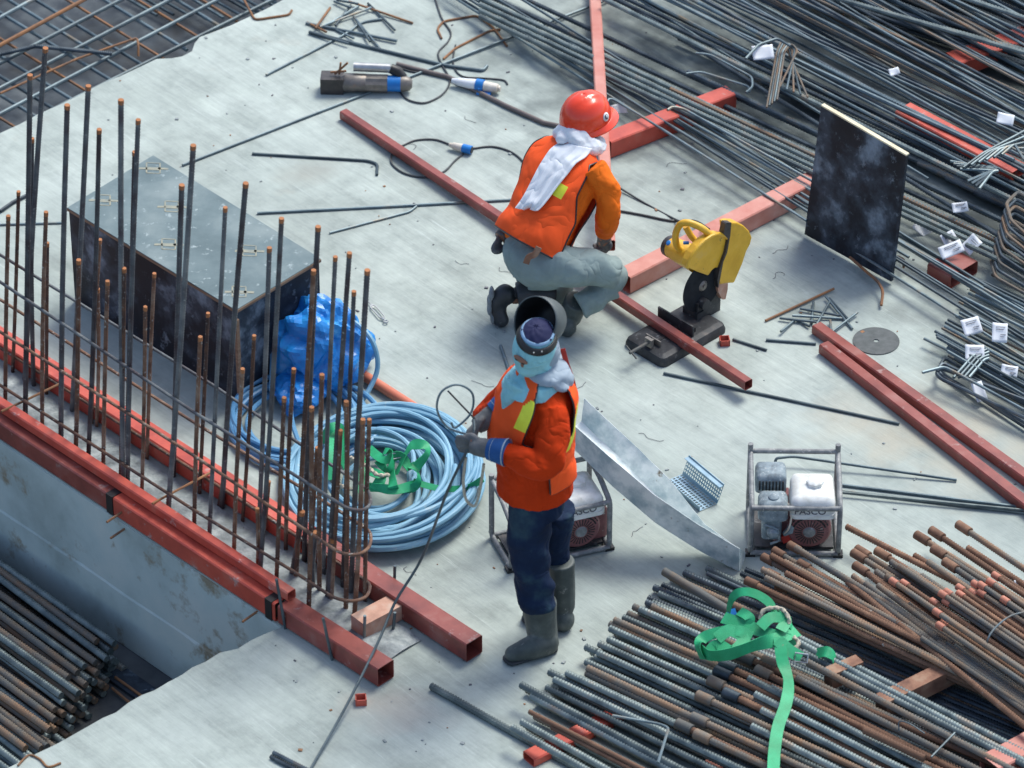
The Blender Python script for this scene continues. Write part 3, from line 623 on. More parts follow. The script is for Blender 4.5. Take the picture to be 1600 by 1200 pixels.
# ================================================================== loose tubes
st = MB(); A_, B_ = G(530, 188, 0), G(1163, 611, .055); A_ = G(531, 187, 0)
tubeobj((A_, B_), .05, .05, M['primer_brown'], 'long thin brown-red tube lying across the saw base, its open end at right', t=.003)
tubeobj((G(955, 248, 0), G(1150, 172, 0)), .10, .10, M['primer_orange'], 'orange square tube under the thin rods, open end beside the helmet', side=1)
a = G(955, 247); b = G(1165, 150)
tubeobj((G(985, 460, 0), G(1300, 297, 0)), .10, .10, M['primer_dusty'], 'dusty pink square tube from behind the saw to the black board')
tubeobj((G(1268, 522, 0), G(1640, 790, 0)), .06, .05, M['primer_brown'], 'far tube of the two brown tubes lying together at right', t=.003)
tubeobj((G(1279, 553, 0), G(1640, 836, 0)), .06, .055, M['primer_brown'], 'near tube of the two brown tubes lying together at right', t=.003)
tubeobj((V(942, 392, G(935, 440).y), V(917, -60, G(935, 440).y+3.05)), .06, .06, M['primer_dusty'], 'long pink-red tube held up at its near end by the kneeling worker', t=.003)
tubeobj((G(1448, 432, 0), G(1484, 452, 0)), .20, .075, M['primer_brown'], 'short thick red block with white tags on it, right of the black board', name='steel_block', cat='steel block')
for (x, y, w, lab, rz) in [(556, 1101, .035, 'in front of the open tube ends', 1), (1124, 540, .038, 'beside the cut-off saw', .8)]:
    mb = MB(); c = G(x+8, y-3, 0); A = c-Z*0; a = .022
    for sx, sy in ((1, 0), (-1, 0), (0, 1), (0, -1)):
        d = Vector((sx, sy, 0)); d.rotate(Matrix.Rotation(.1*rz, 3, 'Z')); e = Vector((-d.y, d.x, 0)); mb.box(c+d*a+Z*.016, d*.002, e*(a+.002), Z*.016)
    single('tube_offcut', mb, M['primer_orange'], 'tiny square red tube offcut standing open side up '+lab, 'tube offcut', 'tiny tube offcuts')
# orange round pipe with white end
P0, P1, P2 = G(577, 592, .03), G(690, 664, .03), G(745, 698, .03)
pp = thing('round_pipe', 'orange round pipe with a white wrapped end beside the blue hose coil', 'pipe', G(640, 632)); mb = MB(); mb.tube([P0-(P1-P0)*.1, P1], .025, 16); build('pipe', mb, M['pipe_orange'], pp)
mb = MB(); mb.tube(resample([P1, P2], .02), .027, 14, rad=lambda i, k: 1+.06*((i+k//3) % 2)); build('wrapping', mb, M['white'], pp)
# cutting disc on the floor
mb = MB(); c = G(1369, 533, .002); n = 48; vs = []; R0, R1 = .013, .112
for z in (0, .003):
    for R_ in (R0, R1): vs += [c+Vector((R_*math.cos(2*math.pi*k/n), R_*math.sin(2*math.pi*k/n), z)) for k in range(n)]
fs = []
for k in range(n):
    q = (k+1) % n; fs += [[2*n+k, 3*n+k, 3*n+q, 2*n+q], [n+k, n+q, 3*n+q, 3*n+k], [k, 2*n+k, 2*n+q, q], [k, q, n+q, n+k]]
mb.add(vs, fs); single('cutting_disc', mb, M['disc'], 'grey round cutting disc lying flat on the slab', 'cutting disc', smooth=False)
# turnbuckle
tb = thing('turnbuckle', 'small galvanised turnbuckle lying beside the blue tarpaulin', 'turnbuckle', G(590, 487))
mb = MB(); a, b = G(580, 476, .012), G(600, 499, .012); d = (b-a).normalized(); p = Vector((-d.y, d.x, 0))
mb.tube(fillet([a, a+d*.02+p*.013, b-d*.02+p*.013, b, b-d*.02-p*.013, a+d*.02-p*.013, a], .01), .0035, 6); build('frame', mb, M['steel'], tb)
mb = MB(); mb.tube([a-d*.03, a+d*.03], .003, 6); build('hook', mb, M['steel'], tb)
mb = MB(); mb.tube([b-d*.03, b+d*.015], .003, 6); mb.tube([b+d*.02+Vector((math.cos(t)*.01, math.sin(t)*.01, 0)) for t in [k*math.pi/5 for k in range(11)]], .0035, 6); build('eye', mb, M['steel'], tb)
# rods scraps near black board
sc = [((1196, 501), (1303, 451)), ((1218, 497), (1275, 503)), ((1220, 518), (1242, 500)), ((1268, 506), (1271, 472)), ((1276, 507), (1297, 470)), ((1290, 463), (1332, 514)), ((1296, 466), (1326, 500)), ((1298, 520), (1340, 488)), ((1238, 493), (1320, 498)), ((1245, 500), (1265, 510)), ((1250, 482), (1312, 493)), ((1297, 500), (1299, 516)), ((1302, 520), (1312, 526))]
for k, (a, b) in enumerate(sc):
    loose([(a[0], a[1], .008+.007*(k % 3)), (b[0], b[1], .008+.006*((k+1) % 3))], .0065, RR if k in (0,) else RG, 'longest, brownish rod of the offcuts by the paired tubes' if k == 0 else 'short grey offcut beside the paired tubes, %s of them from the left' % ordn(1+sorted(sc).index((a, b))), group=None if k == 0 else 'short rod offcuts scattered by the paired tubes')
# ================================================================== black board standing up
yb = G(1340, 455).y
A0 = G(1257, 372, 0); B0 = G(1388, 447, 0)
A0 = G(1256, 362, .0); tl, tr, br_, bl_ = (1283, 165), (1416, 243), (1393, 432), (1255, 358)
bb = thing('plywood_board', 'black dirty film-faced board with a pale top edge standing upright on the slab', 'board', (A0+B0)/2)
a0 = G(1257, 366, .02); b0 = G(1392, 440, .02); dd = (b0-a0); dd.z = 0; dd.normalize(); pn = Vector((-dd.y, dd.x, 0))
if pn.y < 0: pn = -pn
a1 = V(1283, 165, a0.y+.06); b1 = V(1416, 243, b0.y+.06)
th = pn*.018
mb = MB(); up = (a1-a0).normalized(); mb.extrude([a0, b0, b1-up*.004, a1-up*.004], th); build('panel', mb, M['ply_black'], bb, smooth=False)
mb = MB(); mb.extrude([a1-up*.0035, b1-up*.0035, b1+up*.004, a1+up*.004], th*1.2); build('top_edge', mb, M['ply_pale'], bb, smooth=False)
# ================================================================== reinforcement mesh beyond the upper left edge
rm = random.Random(11)
def meshbar(a, b, z, r, mat, lab): return loose([(a[0], a[1], z), (b[0], b[1], z)], r, mat, lab, name='mesh_bar', cat='mesh bar', group='bars of the mesh beyond the slab edge')
for k in range(13):                     # bars along the slab edge
    o = -k*34-(6 if k else 0); jx = rm.uniform(-8, 8)
    if k == 12: continue
    meshbar((-60, 243+o*1.0+jx), (480 - k*12, -28+o*.98+rm.uniform(-6, 6)), -.045-.02*(k % 2), .0115, RG if k not in (4,) else RR, 'grey mesh bar running along the slab edge, %s from the edge' % ordn(k+1) if k != 4 else 'rusty bar running along the slab edge in the mesh')
for k in range(17):                     # crossing bars
    x = -420+k*52+rm.uniform(-10, 10); t = rm.random()
    a = G(x, -40-.0*k, -.08); 
    e = (x+420, -40+255)
    # stop at the slab edge: y = 208-.46 x
    X = (208+.0+40+.607*x+0)/( .607+.46)
    if X < x: continue
    y = -40+.607*(X-x)
    rusty = k % 4 == 1 or k == 11
    meshbar((x, -40), (X+4, y+3), -.075, .008 if rusty else .0105, RR if rusty else RG, ('rusty' if rusty else 'grey')+' bar crossing the mesh beyond the slab edge, %s from the left' % ordn(k+1))
for k in range(9):
    x = 150+k*26; meshbar((x, -30), (x+95, 26+rm.uniform(-4, 4)), -.13, .009, RG, 'deeper grey bar under the mesh beyond the slab edge, %s from the left' % ordn(k+1))
loose([(0, 146, -.03), (120, 92, -.03), (214, 59, -.02), (216, 70, -.03), (216, 88, -.08)], .0065, RR, 'orange rusty bar with a turned-down end over the mesh', bend=.02, name='mesh_bar', cat='mesh bar')
loose([(0, 85, -.03), (55, 72, -.02), (175, 84, -.02)], .012, RD, 'thick dark ribbed bar lying across the mesh at the top left', ribs=True, name='mesh_bar', cat='mesh bar')
# ================================================================== pit pile, lower left
pit = thing
ends = []
rp = random.Random(5)
rows = [(186, 1040), (172, 1062), (150, 1085), (124, 1112), (96, 1140), (66, 1166)]
pm_ = MB(); LEN = 2.0
pm_.ribbed([Vector((0, 0, 0)), Vector((LEN*.5, 0, .004)), Vector((LEN, 0, 0))], .0185, .017, 9)
protos = {}
def proto(key, r, pitch, length, sag=0):
    if key not in protos:
        mb = MB(); n = 12
        mb.ribbed([Vector((length*i/n, 0, -sag*math.sin(math.pi*i/n))) for i in range(n+1)], r, pitch, 8)
        me = bpy.data.meshes.new('ribbed_bar'); me.from_pydata(mb.v, [], mb.f); me.polygons.foreach_set('use_smooth', [True]*len(me.polygons)); me.update()
        me.set_sharp_from_angle(angle=math.radians(50)); protos[key] = me
    return protos[key]
def lay(key, A, B, mat, label, group=None, name='rebar', cat='rebar', roll=None):
    me = proto(*key) if isinstance(key, tuple) else key
    k2 = (me.name, mat.name)
    if k2 not in protos:
        m2 = me.copy(); m2.materials.clear(); m2.materials.append(mat); protos[k2] = m2
    o = bpy.data.objects.new(name, protos[k2]); COL.objects.link(o); o.location = A
    d = (B-A).normalized(); q = d.to_track_quat('X', 'Z'); o.rotation_euler = q.to_euler()
    o.rotation_euler.rotate_axis('X', (roll if roll is not None else random.uniform(0, 6.28)) if False else 0)
    ORG[o.name] = Vector(A); o['_d'] = 1; del o['_d']
    return tag(o, label, cat, group)
PITD = -ED
n_ = 0
for layer, (cntl, dz) in enumerate([(20, 0), (19, .033), (18, .066), (16, .099), (13, .132), (9, .165)]):
    for k in range(cntl):
        zc = -.74+.019+dz
        fr = (k+.5*(layer % 2))/14
        bx_ = 188-fr*118+rp.uniform(-5, 5); by_ = 1046+fr*150+rp.uniform(-4, 4)
        p = G(bx_, by_-0, -.74); A = Vector((p.x, p.y, zc))+ED*rp.uniform(-.07, .05)-EPERP*(.0+layer*.004)
        A.x += 0; d = PITD.copy(); d.rotate(Matrix.Rotation(math.radians(rp.uniform(-1.6, 1.6)-1), 3, 'Z'))
        # top row of photo starts lower at left
        lay(('pit', .0175, .016, 2.0, .004), A, A+d, M['rebar_brown'] if rp.random() < .45 else M['rebar_grey'], 'thick bar in the pit stack, %s layer up, %s end from the wall' % (ordn(layer+1), ordn(k+1)), 'thick bars stacked in the pit')
mb = MB(); a = G(-60, 868, -.735); b = G(262, 1092, -.735); p = Vector((-(b-a).y, (b-a).x, 0)).normalized()
if p.y > 0: p = -p
mb.extrude([a, b, b+p*.11, a+p*.11], Z*.015); single('floor_board', mb, M['ply_black'], 'black dirty board lying on the pit floor along the wall foot', 'board', smooth=False)
mb = MB(); a = G(-60, 862, -.718); b = G(116, 973, -.718); p2 = (b-a).normalized(); mb.extrude([a, b, b+p*.03, a+p*.03], Z*.02); single('batten', mb, M['ply_edge'], 'brown batten at the wall foot in the pit', 'batten', smooth=False)
for (x0, y0, x1, y1) in [(0, 935, 100, 1003), (180, 1058, 222, 1088), (175, 1075, 205, 1100)]:
    loose([(x0, y0, -.715), (x1, y1, -.715)], .007, RR, 'thin rusty rod on the pit floor '+('along the black board' if x0 == 0 else 'behind the stack end, upper' if y0 < 1070 else 'behind the stack end, lower'))
cable([(28, 1196), (45, 1180), (62, 1186), (75, 1198), (95, 1192)], .005, 'curl of rusty wire at the bottom left slab corner', M['rod_rust'], 'wire', 'wire')
# ================================================================== lower right stacks
LRZ = .035
tubeobj((G(835, 1200, -.0), G(1000, 1118, 0)), .08, .045, M['primer_orange'], 'orange tube under the front of the lower right stack', side=1)
tubeobj((G(1118, 1215, -.0), G(1330, 1110, 0)), .08, .045, M['primer_dusty'], 'dusty tube under the middle of the lower right stack', side=1)
gs = [(1105, 888, .5), (1069, 895, .46), (1035, 915, .44), (1030, 928, .43), (1013, 935, .43), (990, 948, .44), (981, 959, .43), (974, 965, .43), (970, 975, .42), (953, 975, .43), (953, 982, .44), (950, 999, .44), (936, 1006, .44), (915, 1011, .45), (930, 1027, .45), (915, 1034, .45), (918, 1044, .46), (916, 1052, .46), (885, 1052, .46), (858, 1050, .47), (877, 1058, .46), (875, 1070, .47), (854, 1074, .48), (814, 1070, .52), (830, 1088, .52), (827, 1112, .50), (815, 1128, .55), (862, 1136, .52), (800, 1137, .56),
      (1105, 896, .47), (1048, 902, .46), (1020, 942, .44), (1000, 952, .43), (965, 990, .44), (944, 1012, .45), (934, 1020, .45), (905, 1060, .46), (896, 1066, .47), (866, 1062, .47), (1022, 918, .44), (960, 969, .43), (1010, 941, .45)]
gs.sort(key=lambda t: t[1])
for i, (x, y, sl) in enumerate(gs):
    z = .05+.018*((i*7) % 3) if i > 9 else .016; L_ = 900; sl = sl if i > 9 else sl-.03
    rust = (x, y) in [(827, 1112), (862, 1136), (1105, 896)]
    r = .0165 if not rust else .011
    A = G(x, y, z+(.02 if i > 9 else .01)); B = G(x+L_, y+sl*L_, z+.01)
    mt = M['rebar_dark'] if i < 10 and i % 3 else M['rebar_rust'] if rust else (M['rebar_brown'] if rm.random() < .22 else M['rebar_grey'])  # dark metal on the low bars stands in for the shade over them
    lay(('lr%d' % (r > .012), r, .0145 if r > .012 else .011, 3.4, .012), A, B, mt, ('thin rusty bar' if rust else 'thick grey ribbed bar' if mt is M['rebar_grey'] else 'thick brownish ribbed bar')+' in the lower right stack, %s end from the top' % ordn(i+1), 'ribbed bars of the lower right stack')
for i, (x, y, sl) in enumerate(gs[8:]):
    lay(('lr1', .0165, .0145, 3.4, .012), G(x+9, y+7, .028), G(x+909, y+7+sl*900, .022), M['rebar_grey'] if i % 3 else M['rebar_brown'], 'bar in the bottom layer of the lower right stack, %s from the top' % ordn(i+1), 'bottom layer of the lower right stack')
o = loose([(1038, 893, .10), (1140, 955, .10)], .02, M['rebar_brown'], 'smooth thick brown bar end at the top of the lower right stack', ribs=False)
cp = [(1163, 1027, .42, 0), (1134, 1041, .44, 1), (1126, 1051, .44, 1), (1116, 1066, .45, 0), (1140, 1085, .45, 1), (1098, 1090, .45, 0), (1090, 1124, .45, 0), (1066, 1134, .46, 0), (1095, 1150, .46, 0), (1200, 1035, .44, 0), (1190, 1050, .5, 0)]
def sleeve(o, mat, s0=-.03, s1=.05, r=.025, name='coupler'):
    mb = MB(); mb.tube([Vector((s0, 0, 0)), Vector((s0+.002, 0, 0)), Vector((s1-.002, 0, 0)), Vector((s1, 0, 0))], [r*.9, r, r, r*.9], 12)
    me = bpy.data.meshes.new(name); me.from_pydata(mb.v, [], mb.f); me.polygons.foreach_set('use_smooth', [True]*len(me.polygons)); me.update(); me.set_sharp_from_angle(angle=.6); me.materials.append(mat)
    c = bpy.data.objects.new(name, me); COL.objects.link(c); c.parent = o; return c
cp.sort(key=lambda t: t[1])
for i, (x, y, sl, dk) in enumerate(cp):
    A = G(x, y, .135); B = G(x+700, y+sl*700, .12)
    o = lay(('cp', .016, .0145, 3.2, .01), A, B, M['rebar_rust'] if (dk or i % 3 == 0) else M['rebar_brown'], '%s sleeved bar on top of the lower right stack, %s from the top' % ('rusty' if (dk or i % 3 == 0) else 'brownish', ordn(i+1)), 'sleeved bars on the lower right stack')
    sleeve(o, M['rebar_dark'] if dk else M['rebar_brown'])
for i, (x, y, sl) in enumerate([(1225, 985, .5), (1240, 1000, .52), (1255, 1020, .5), (1262, 1035, .52), (1170, 1060, .5), (1180, 1085, .5), (1205, 1075, .52), (1245, 1060, .5), (1190, 1110, .5), (1175, 1135, .5)]):
    lay(('tp', .0165, .0145, 3.2, .01), G(x, y, .15+.01*(i % 2)), G(x+700, y+sl*700, .14), M['rebar_grey'] if i % 4 != 3 else M['rebar_brown'], 'ribbed bar crossing under the green harness strap, %s from the top' % ordn(i+1), 'bars under the hanging harness strap')
lay(('rb', .0165, .0145, .30, .0), G(1350, 1141, .19), G(1446, 1186, .18), M['rebar_rust'], 'short rusty ribbed bar lying on top at the bottom right')
# lower layer in the gap, its dark metal painting in the shade there
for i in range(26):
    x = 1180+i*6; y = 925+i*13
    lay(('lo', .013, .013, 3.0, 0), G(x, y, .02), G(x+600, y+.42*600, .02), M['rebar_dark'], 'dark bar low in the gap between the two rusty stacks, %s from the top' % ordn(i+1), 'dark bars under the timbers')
# timbers
def timber(a, b, w, h, z, mat, lab, face=None):
    mb = MB(); A, B = G(*a, z), G(*b, z); d = (B-A).normalized(); p = Vector((-d.y, d.x, 0))
    if p.y < 0: p = -p
    mb.box((A+B)/2+p*w/2+Z*h/2, (B-A)/2, p*w/2, Z*h/2); return single('timber', mb, mat, lab, 'timber', smooth=False)
timber((1300, 1078), (1348, 1058), .06, .085, .08, M['timber'], 'short light brown timber end by the green harness buckle')
timber((1385, 1122), (1560, 1035), .075, .085, .07, M['timber'], 'longer reddish timber in the dark gap between the stacks')
tubeobj((G(1560, 1230, .05), G(1760, 1120, .05)), .12, .10, M['primer_dusty'], 'pink-red tube at the bottom right corner')
# rusty bunch 1
b1_ = [(1211, 861, .58), (1194, 871, .57), (1191, 890, .52), (1235, 852, .60), (1243, 856, .60), (1205, 868, .57), (1226, 878, .53), (1201, 895, .50), (1168, 908, .45), (1182, 915, .45), (1216, 916, .46), (1242, 926, .46), (1196, 903, .47), (1228, 896, .5), (1250, 880, .56), (1180, 922, .44), (1222, 930, .44), (1262, 900, .55)]
b1_.sort(key=lambda t: t[1])
for i, (x, y, sl) in enumerate(b1_):
    z = .17+.03*(i % 2)-(.05 if i > 12 else 0); A = G(x, y, z); B = G(x+560, y+sl*560, z-.02)
    mt = M['rebar_rust'] if i % 3 == 0 else M['rebar_brown']
    o = lay(('b1', .0145, .0135, 3.0, .012), A, B, mt, '%s bar bunched before the right-hand engine, %s end from the top' % ('orange rusty' if i % 3 == 0 else 'brown rusty', ordn(i+1)), 'rusty bars bunched before the engine')
    if i % 2 == 0: sleeve(o, M['rebar_rust'], -.01, .055, .0205)
# rusty group 2
b2_ = [(1323, 823, .50, 0), (1337, 866, .62, 1), (1343, 860, .6, 1), (1340, 886, .64, 1), (1374, 863, .6, 1), (1436, 838, .62, 1), (1459, 831, .66, 1), (1501, 822, .66, 1), (1429, 868, .6, 0), (1462, 860, .62, 1), (1324, 909, .80, 0), (1357, 897, .78, 0), (1369, 893, .72, 0), (1333, 900, .75, 0), (1392, 878, .7, 0), (1480, 880, .66, 1), (1512, 856, .64, 0), (1352, 912, .74, 0), (1418, 890, .66, 0), (1385, 900, .72, 0), (1372, 915, .72, 0), (1400, 930, .72, 0), (1360, 930, .74, 0), (1345, 925, .76, 0), (1420, 945, .70, 0), (1395, 948, .71, 0), (1440, 900, .66, 0), (1405, 885, .66, 0), (1450, 878, .66, 0)]
b2_.sort(key=lambda t: t[0])
for i, (x, y, sl, sv) in enumerate(b2_):
    z = (.11 if y < 870 else .16)+.025*(i % 2); A = G(x, y, z); B = G(x+420, y+sl*420, z+.03)
    mt = M['rebar_rust'] if i % 4 == 0 or (x, y) == (1324, 909) else M['rebar_brown']
    o = lay(('b2', .0145, .0135, 2.6, .01), A, B, mt, '%s bar %sin the right rusty stack, %s from the left' % ('orange rusty' if mt is M['rebar_rust'] else 'brown', 'with a sleeved head ' if sv else '', ordn(i+1)), 'bars of the right-hand rusty stack')
    if sv: sleeve(o, M['rebar_rust'], -.02, .06, .022)
caps = [(1396, 909), (1413, 912), (1459, 941), (1473, 929), (1481, 926), (1479, 941), (1500, 919), (1500, 929), (1524, 913), (1534, 915), (1534, 927), (1548, 910), (1556, 900), (1464, 957), (1469, 978), (1476, 974), (1520, 926), (1492, 938), (1562, 920), (1570, 938)]
caps.sort(key=lambda t: t[1])
M['cap'] = plain('cap_paint', (.50, .19, .12), .6)
for i, (x, y) in enumerate(caps):
    z = .25+.02*(i % 3); A = G(x, y, z); B = G(x+300, y+.67*300, z-.01)
    o = lay(('cx', .0125, .0125, 2.2, .006), A, B, M['rebar_brown'] if i % 3 else M['rebar_rust'], 'bar with an orange-painted tip in the tied bundle at right, %s tip from the top' % ordn(i+1), 'orange-tipped bars in the tied bundle')
    sleeve(o, M['cap'], -.018, .024, .0165, 'painted_tip')
for i in range(16):
    x = 1470+i*9; y = 985+i*3
    lay(('cy', .0125, .0125, 2.0, .006), G(x-30+i*4, y+12, .21), G(x+270, y+12+.66*300, .2), M['rebar_brown'], 'lower bar of the tied bundle at right, %s from the left' % ordn(i+1), 'lower bars of the tied bundle')
cable([(1541, 1025, .18), (1543, 1000, .29), (1556, 980, .32), (1580, 962, .33), (1610, 955, .33)], .004, 'tie wire looped over the orange-tipped bundle', M['rod_grey'], 'wire', 'wire')
cable([(1405, 1142, .17), (1405, 1128, .2), (1420, 1130, .21), (1445, 1146, .2)], .003, 'thin curl of tie wire on the bars at the bottom right', M['rod_grey'], 'wire', 'wire')
loose([(1455, 1183, .18), (1492, 1145, .2)], .005, RG, 'thin short rod lying across the bars at the bottom right')
loose([(957, 1118, .15), (1030, 1131, .15), (1045, 1137, .15), (1028, 1192, .15)], .0065, RG, 'thin rod with a right-angle bend lying on the lower right stack', bend=.03)
loose([(1165, 890, .03), (1400, 985, .03)], .013, RD, 'dark ribbed bar under the chute corner, upper one', ribs=True, name='rebar', cat='rebar')
loose([(1158, 896, .03), (1400, 1000, .03)], .013, RD, 'dark ribbed bar under the chute corner, lower one', ribs=True, name='rebar', cat='rebar')
# ================================================================== upper right: long bars, tags
def farbar(a, b, z, r, ribbed, mat, lab0, grp, n=1, off=(0, 7), bow=0, zj=0):
    for i in range(n):
        lab = lab0 if n == 1 else '%s, %s from the top' % (lab0, ordn(i+1))
        A = G(a[0]+off[0]*i, a[1]+off[1]*i, z+zj*(i % 2)); B = G(b[0]+off[0]*i, b[1]+off[1]*i, z+zj*(i % 2))
        m_ = (A+B)/2+Vector((0, 0, -bow))
        P = [A, A*.75+B*.25-Z*bow*.7, m_, A*.25+B*.75-Z*bow*.7, B]
        bar(P, r, mat, lab, group=grp, ribs=ribbed, pitch=.019, name='rebar' if ribbed else 'steel_rod', cat='rebar' if ribbed else 'steel rod', seg=6)
DK = M['rebar_dark']; GY = M['rebar_grey']  # dark metal here also paints in shade between the upper right bars
farbar((750, -3), (1640, 415), .10, .0135, True, GY, 'thick bar of four running behind helmet and black board', 'ribbed bars passing behind the black board', 4, (0, 9.5), zj=.012)
farbar((760, -30), (1650, 385), .05, .013, True, DK, 'dark bar low beside the four behind the board', 'dark ribbed bars behind the board', 2, (0, 22))
farbar((912, 88), (1640, 430), .07, .0115, True, GY, 'thin ribbed bar starting beside the pink-red tube', None)
farbar((1048, 139), (1640, 415), .10, .013, True, M['rebar_brown'], 'brownish ribbed bar whose cut end shows right of the helmet', None)
farbar((1075, 112), (1640, 380), .09, .013, True, DK, 'dark ribbed bar with rusty cut end above the short orange tube', None)
farbar((942, -2), (1660, 350), .14, .0135, True, GY, 'long ribbed bar from the top edge passing behind the board top', None, 1)
farbar((960, -20), (1660, 315), .13, .0125, True, DK, 'dark bar next to the long one behind the board top', 'dark bars behind the board top', 3, (0, 9))
rods = [((640, -50), (1400, 408)), ((660, -50), (1420, 402)), ((700, -22), (1640, 568)), ((700, -10), (1640, 585)), ((690, -34), (1640, 548)), ((700, -48), (1640, 520)), ((790, 20), (1640, 502)), ((705, -30), (1640, 555)), ((850, 60), (1640, 510)), ((985, 120), (1640, 525)), ((720, -60), (1640, 508))]
for k, (a, b) in enumerate(rods):
    farbar(a, b, .07+.012*(k % 3), .0075, False, RG, 'thin rod of the bunch running past the board foot, %s laid' % ordn(k+1), 'thin rods spread past the board foot')
loose([(1328, 402, .05), (1372, 440, .05), (1380, 455, .04), (1377, 477, .02)], .0075, RR, 'rusty hooked rod end at the foot of the black board', bend=.03)
loose([(1043, 172, .16), (1050, 167, .16), (1068, 170, .15), (1300, 300, .12)], .0075, RG, 'thin rod with a hooked end above the short orange tube', bend=.03)
loose([(948, 162, .14), (951, 155, .14), (958, 155, .14), (1000, 180, .13), (1260, 345, .1)], .0065, RG, 'thin rod with a hook beside the helmet', bend=.02)
loose([(1072, 115, .14), (1095, 112, .14), (1170, 135, .13), (1172, 143, .13), (1165, 145, .13)], .006, RG, 'grey hooked stirrup above the short orange tube', bend=.03)
loose([(1087, 83, .18), (1110, 85, .18), (1160, 112, .18), (1175, 120, .17), (1176, 136, .16), (1166, 144, .15)], .006, RG, 'grey stirrup with a rounded end right of the helmet', bend=.05)
rf = random.Random(21)
ridx = 0
for k in range(66):                    # the spread of thin rods over the upper right
    t = k/66
    x0 = 930+680*t**.95+rf.uniform(-14, 14); y0 = -30; sl = rf.choice([.50, .52, .53, .54, .55, .56, .62, .46])+rf.uniform(-.008, .008)
    x1 = x0+rf.uniform(480, 1000); z = .10+rf.uniform(0, .12)
    ch = rf.random(); mat = RG if ch < .66 else (RD if ch < .9 else M['rebar_brown'])
    farbar((x0, y0), (x1, y0+sl*(x1-x0)), z, rf.choice([.0075, .009, .0115]), rf.random() < .35, mat, 'bar in the upper right tangle, %s from the left at the top edge' % ordn(k+1), 'bars spread over the upper right', 1, bow=rf.uniform(0, .012))
for k in range(34):                    # shallower dark thick bars in the top right corner
    x0 = 1180+k*13; y0 = -60+rf.uniform(-6, 6); sl = .33+.004*k
    farbar((x0-120, y0-10), (1680, y0-10+sl*(1800-x0)), .06+.03*(k % 3), .0125, True, DK, 'dark thick ribbed bar in the top right corner, %s from the left' % ordn(k+1), 'dark thick bars at the upper right', 1)
for k in range(22):
    y0 = 60+k*11.5; x0 = 1060+k*22
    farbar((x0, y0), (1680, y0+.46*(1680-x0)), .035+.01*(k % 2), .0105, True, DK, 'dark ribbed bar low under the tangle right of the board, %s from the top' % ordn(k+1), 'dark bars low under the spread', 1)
farbar((1480, -12), (1660, 48), .24, .014, True, GY, 'thick bluish ribbed bar high in the top right corner', None)
farbar((1290, -8), (1660, 100), .22, .014, True, GY, 'thick bluish ribbed bar sweeping right below the corner one', None)
farbar((1385, 20), (1660, 95), .20, .013, True, GY, 'second bluish ribbed bar just under the sweeping one', None)
tubeobj((G(1500, 122, .04), G(1640, 72, .04)), .13, .09, M['primer_orange'], 'red tube in shade under the bars near the top right corner')
A_ = G(1400, 190, .05)
tubeobj((G(1398, 186, .13), G(1580, 283, .13)), .12, .05, M['primer_orange'], 'orange-red channel under the thin bars at the upper right', side=1)
for k, (x, y) in enumerate([(1340, 215), (1360, 225), (1380, 238), (1399, 243)]):
    pass
# bent stirrups
def stirrup(pts, z, lab, mat=RG, r=.0075, dz=None):
    return loose([(x, y, z+(dz[i] if dz else 0)) for i, (x, y) in enumerate(pts)], r, mat, lab, bend=.025, name='stirrup', cat='stirrup')
for k in range(5):
    stirrup([(1198+k*4, 168-k*3), (1214+k*3, 80), (1221+k*4, 64+k), (1230+k*4, 78), (1262-k*11, 152-k*4)], .22+.01*k, 'bent stirrup in the tied bunch by a white tag, %s from the left' % ordn(k+1), RG if k % 2 else M['rebar_brown'], .0055)
stirrup([(1165, 92), (1185, 70), (1215, 60), (1235, 72)], .3, 'rounded stirrup over the white tag left of the board')
for k in range(6):
    stirrup([(1505+k*12, 262-k*4), (1535+k*10, 240-k*3), (1600, 205+k*9)], .3+.006*k, 'bent bar end in the cluster at the channel end, %s from the left' % ordn(k+1))
for k in range(4):
    stirrup([(1485+k*5, 252+k*4), (1520+k*14, 258+k*3), (1560-k*3, 262+k*2), (1512+k*6, 283+k*4)], .28, 'V-shaped bent bar over the orange-red channel, %s from the left' % ordn(k+1))
for k in range(9):                     # rounded bends right edge
    stirrup([(1640, 330+k*12), (1590-k*2, 300+k*11), (1572-k*3, 318+k*11), (1580-k*3, 345+k*11), (1640, 400+k*10)], .24-.02*k, 'rounded stirrup in the nest at the right edge, %s from the top' % ordn(k+1), DK if k % 2 else M['rebar_brown'], .009)
# bundle at the right below the red block
for k in range(26):
    y = 430+k*5.2+rf.uniform(-2, 2); x = 1540-(k*4.5 if k < 16 else 72-(k-16)*2)+rf.uniform(-12, 12)
    farbar((x, y), (1680, y+(.48+.004*k)*(1680-x)), .03+.02*((k*5) % 4), .008 if k % 4 else .0065, k % 3 == 0, RG if k % 4 else M['rebar_brown'], 'bar end in the white-tagged bundle at the right edge, %s from the top' % ordn(k+1), 'bars of the tagged bundle at the right', 1)
for k, z in enumerate((.08, .05, .02)):
    stirrup([(1680, 690+k*14), (1470+k*3, 592-k*3), (1462+k*3, 583-k*5), (1470+k*3, 575-k*8), (1680, 655+k*12)], z, '%s of the long hairpins pointing left below the white tags' % ['highest', 'middle', 'lowest'][k], M['rebar_dark'], .009)
stirrup([(1441, 582), (1475, 573), (1490, 580), (1600, 640)], .1, 'thin bar with bent tip above the hairpins below the tags')
for k in range(4):
    stirrup([(1490+k*8, 590), (1520+k*6, 556+k*2), (1545, 545+k*5)], .09, 'short bent bar crossing the hairpins beside a tag, %s from the left' % ordn(k+1))
loose([(1444, 529, .04), (1640, 625, .04)], .0075, RG, 'foremost thin bar end left of the tagged bundle')
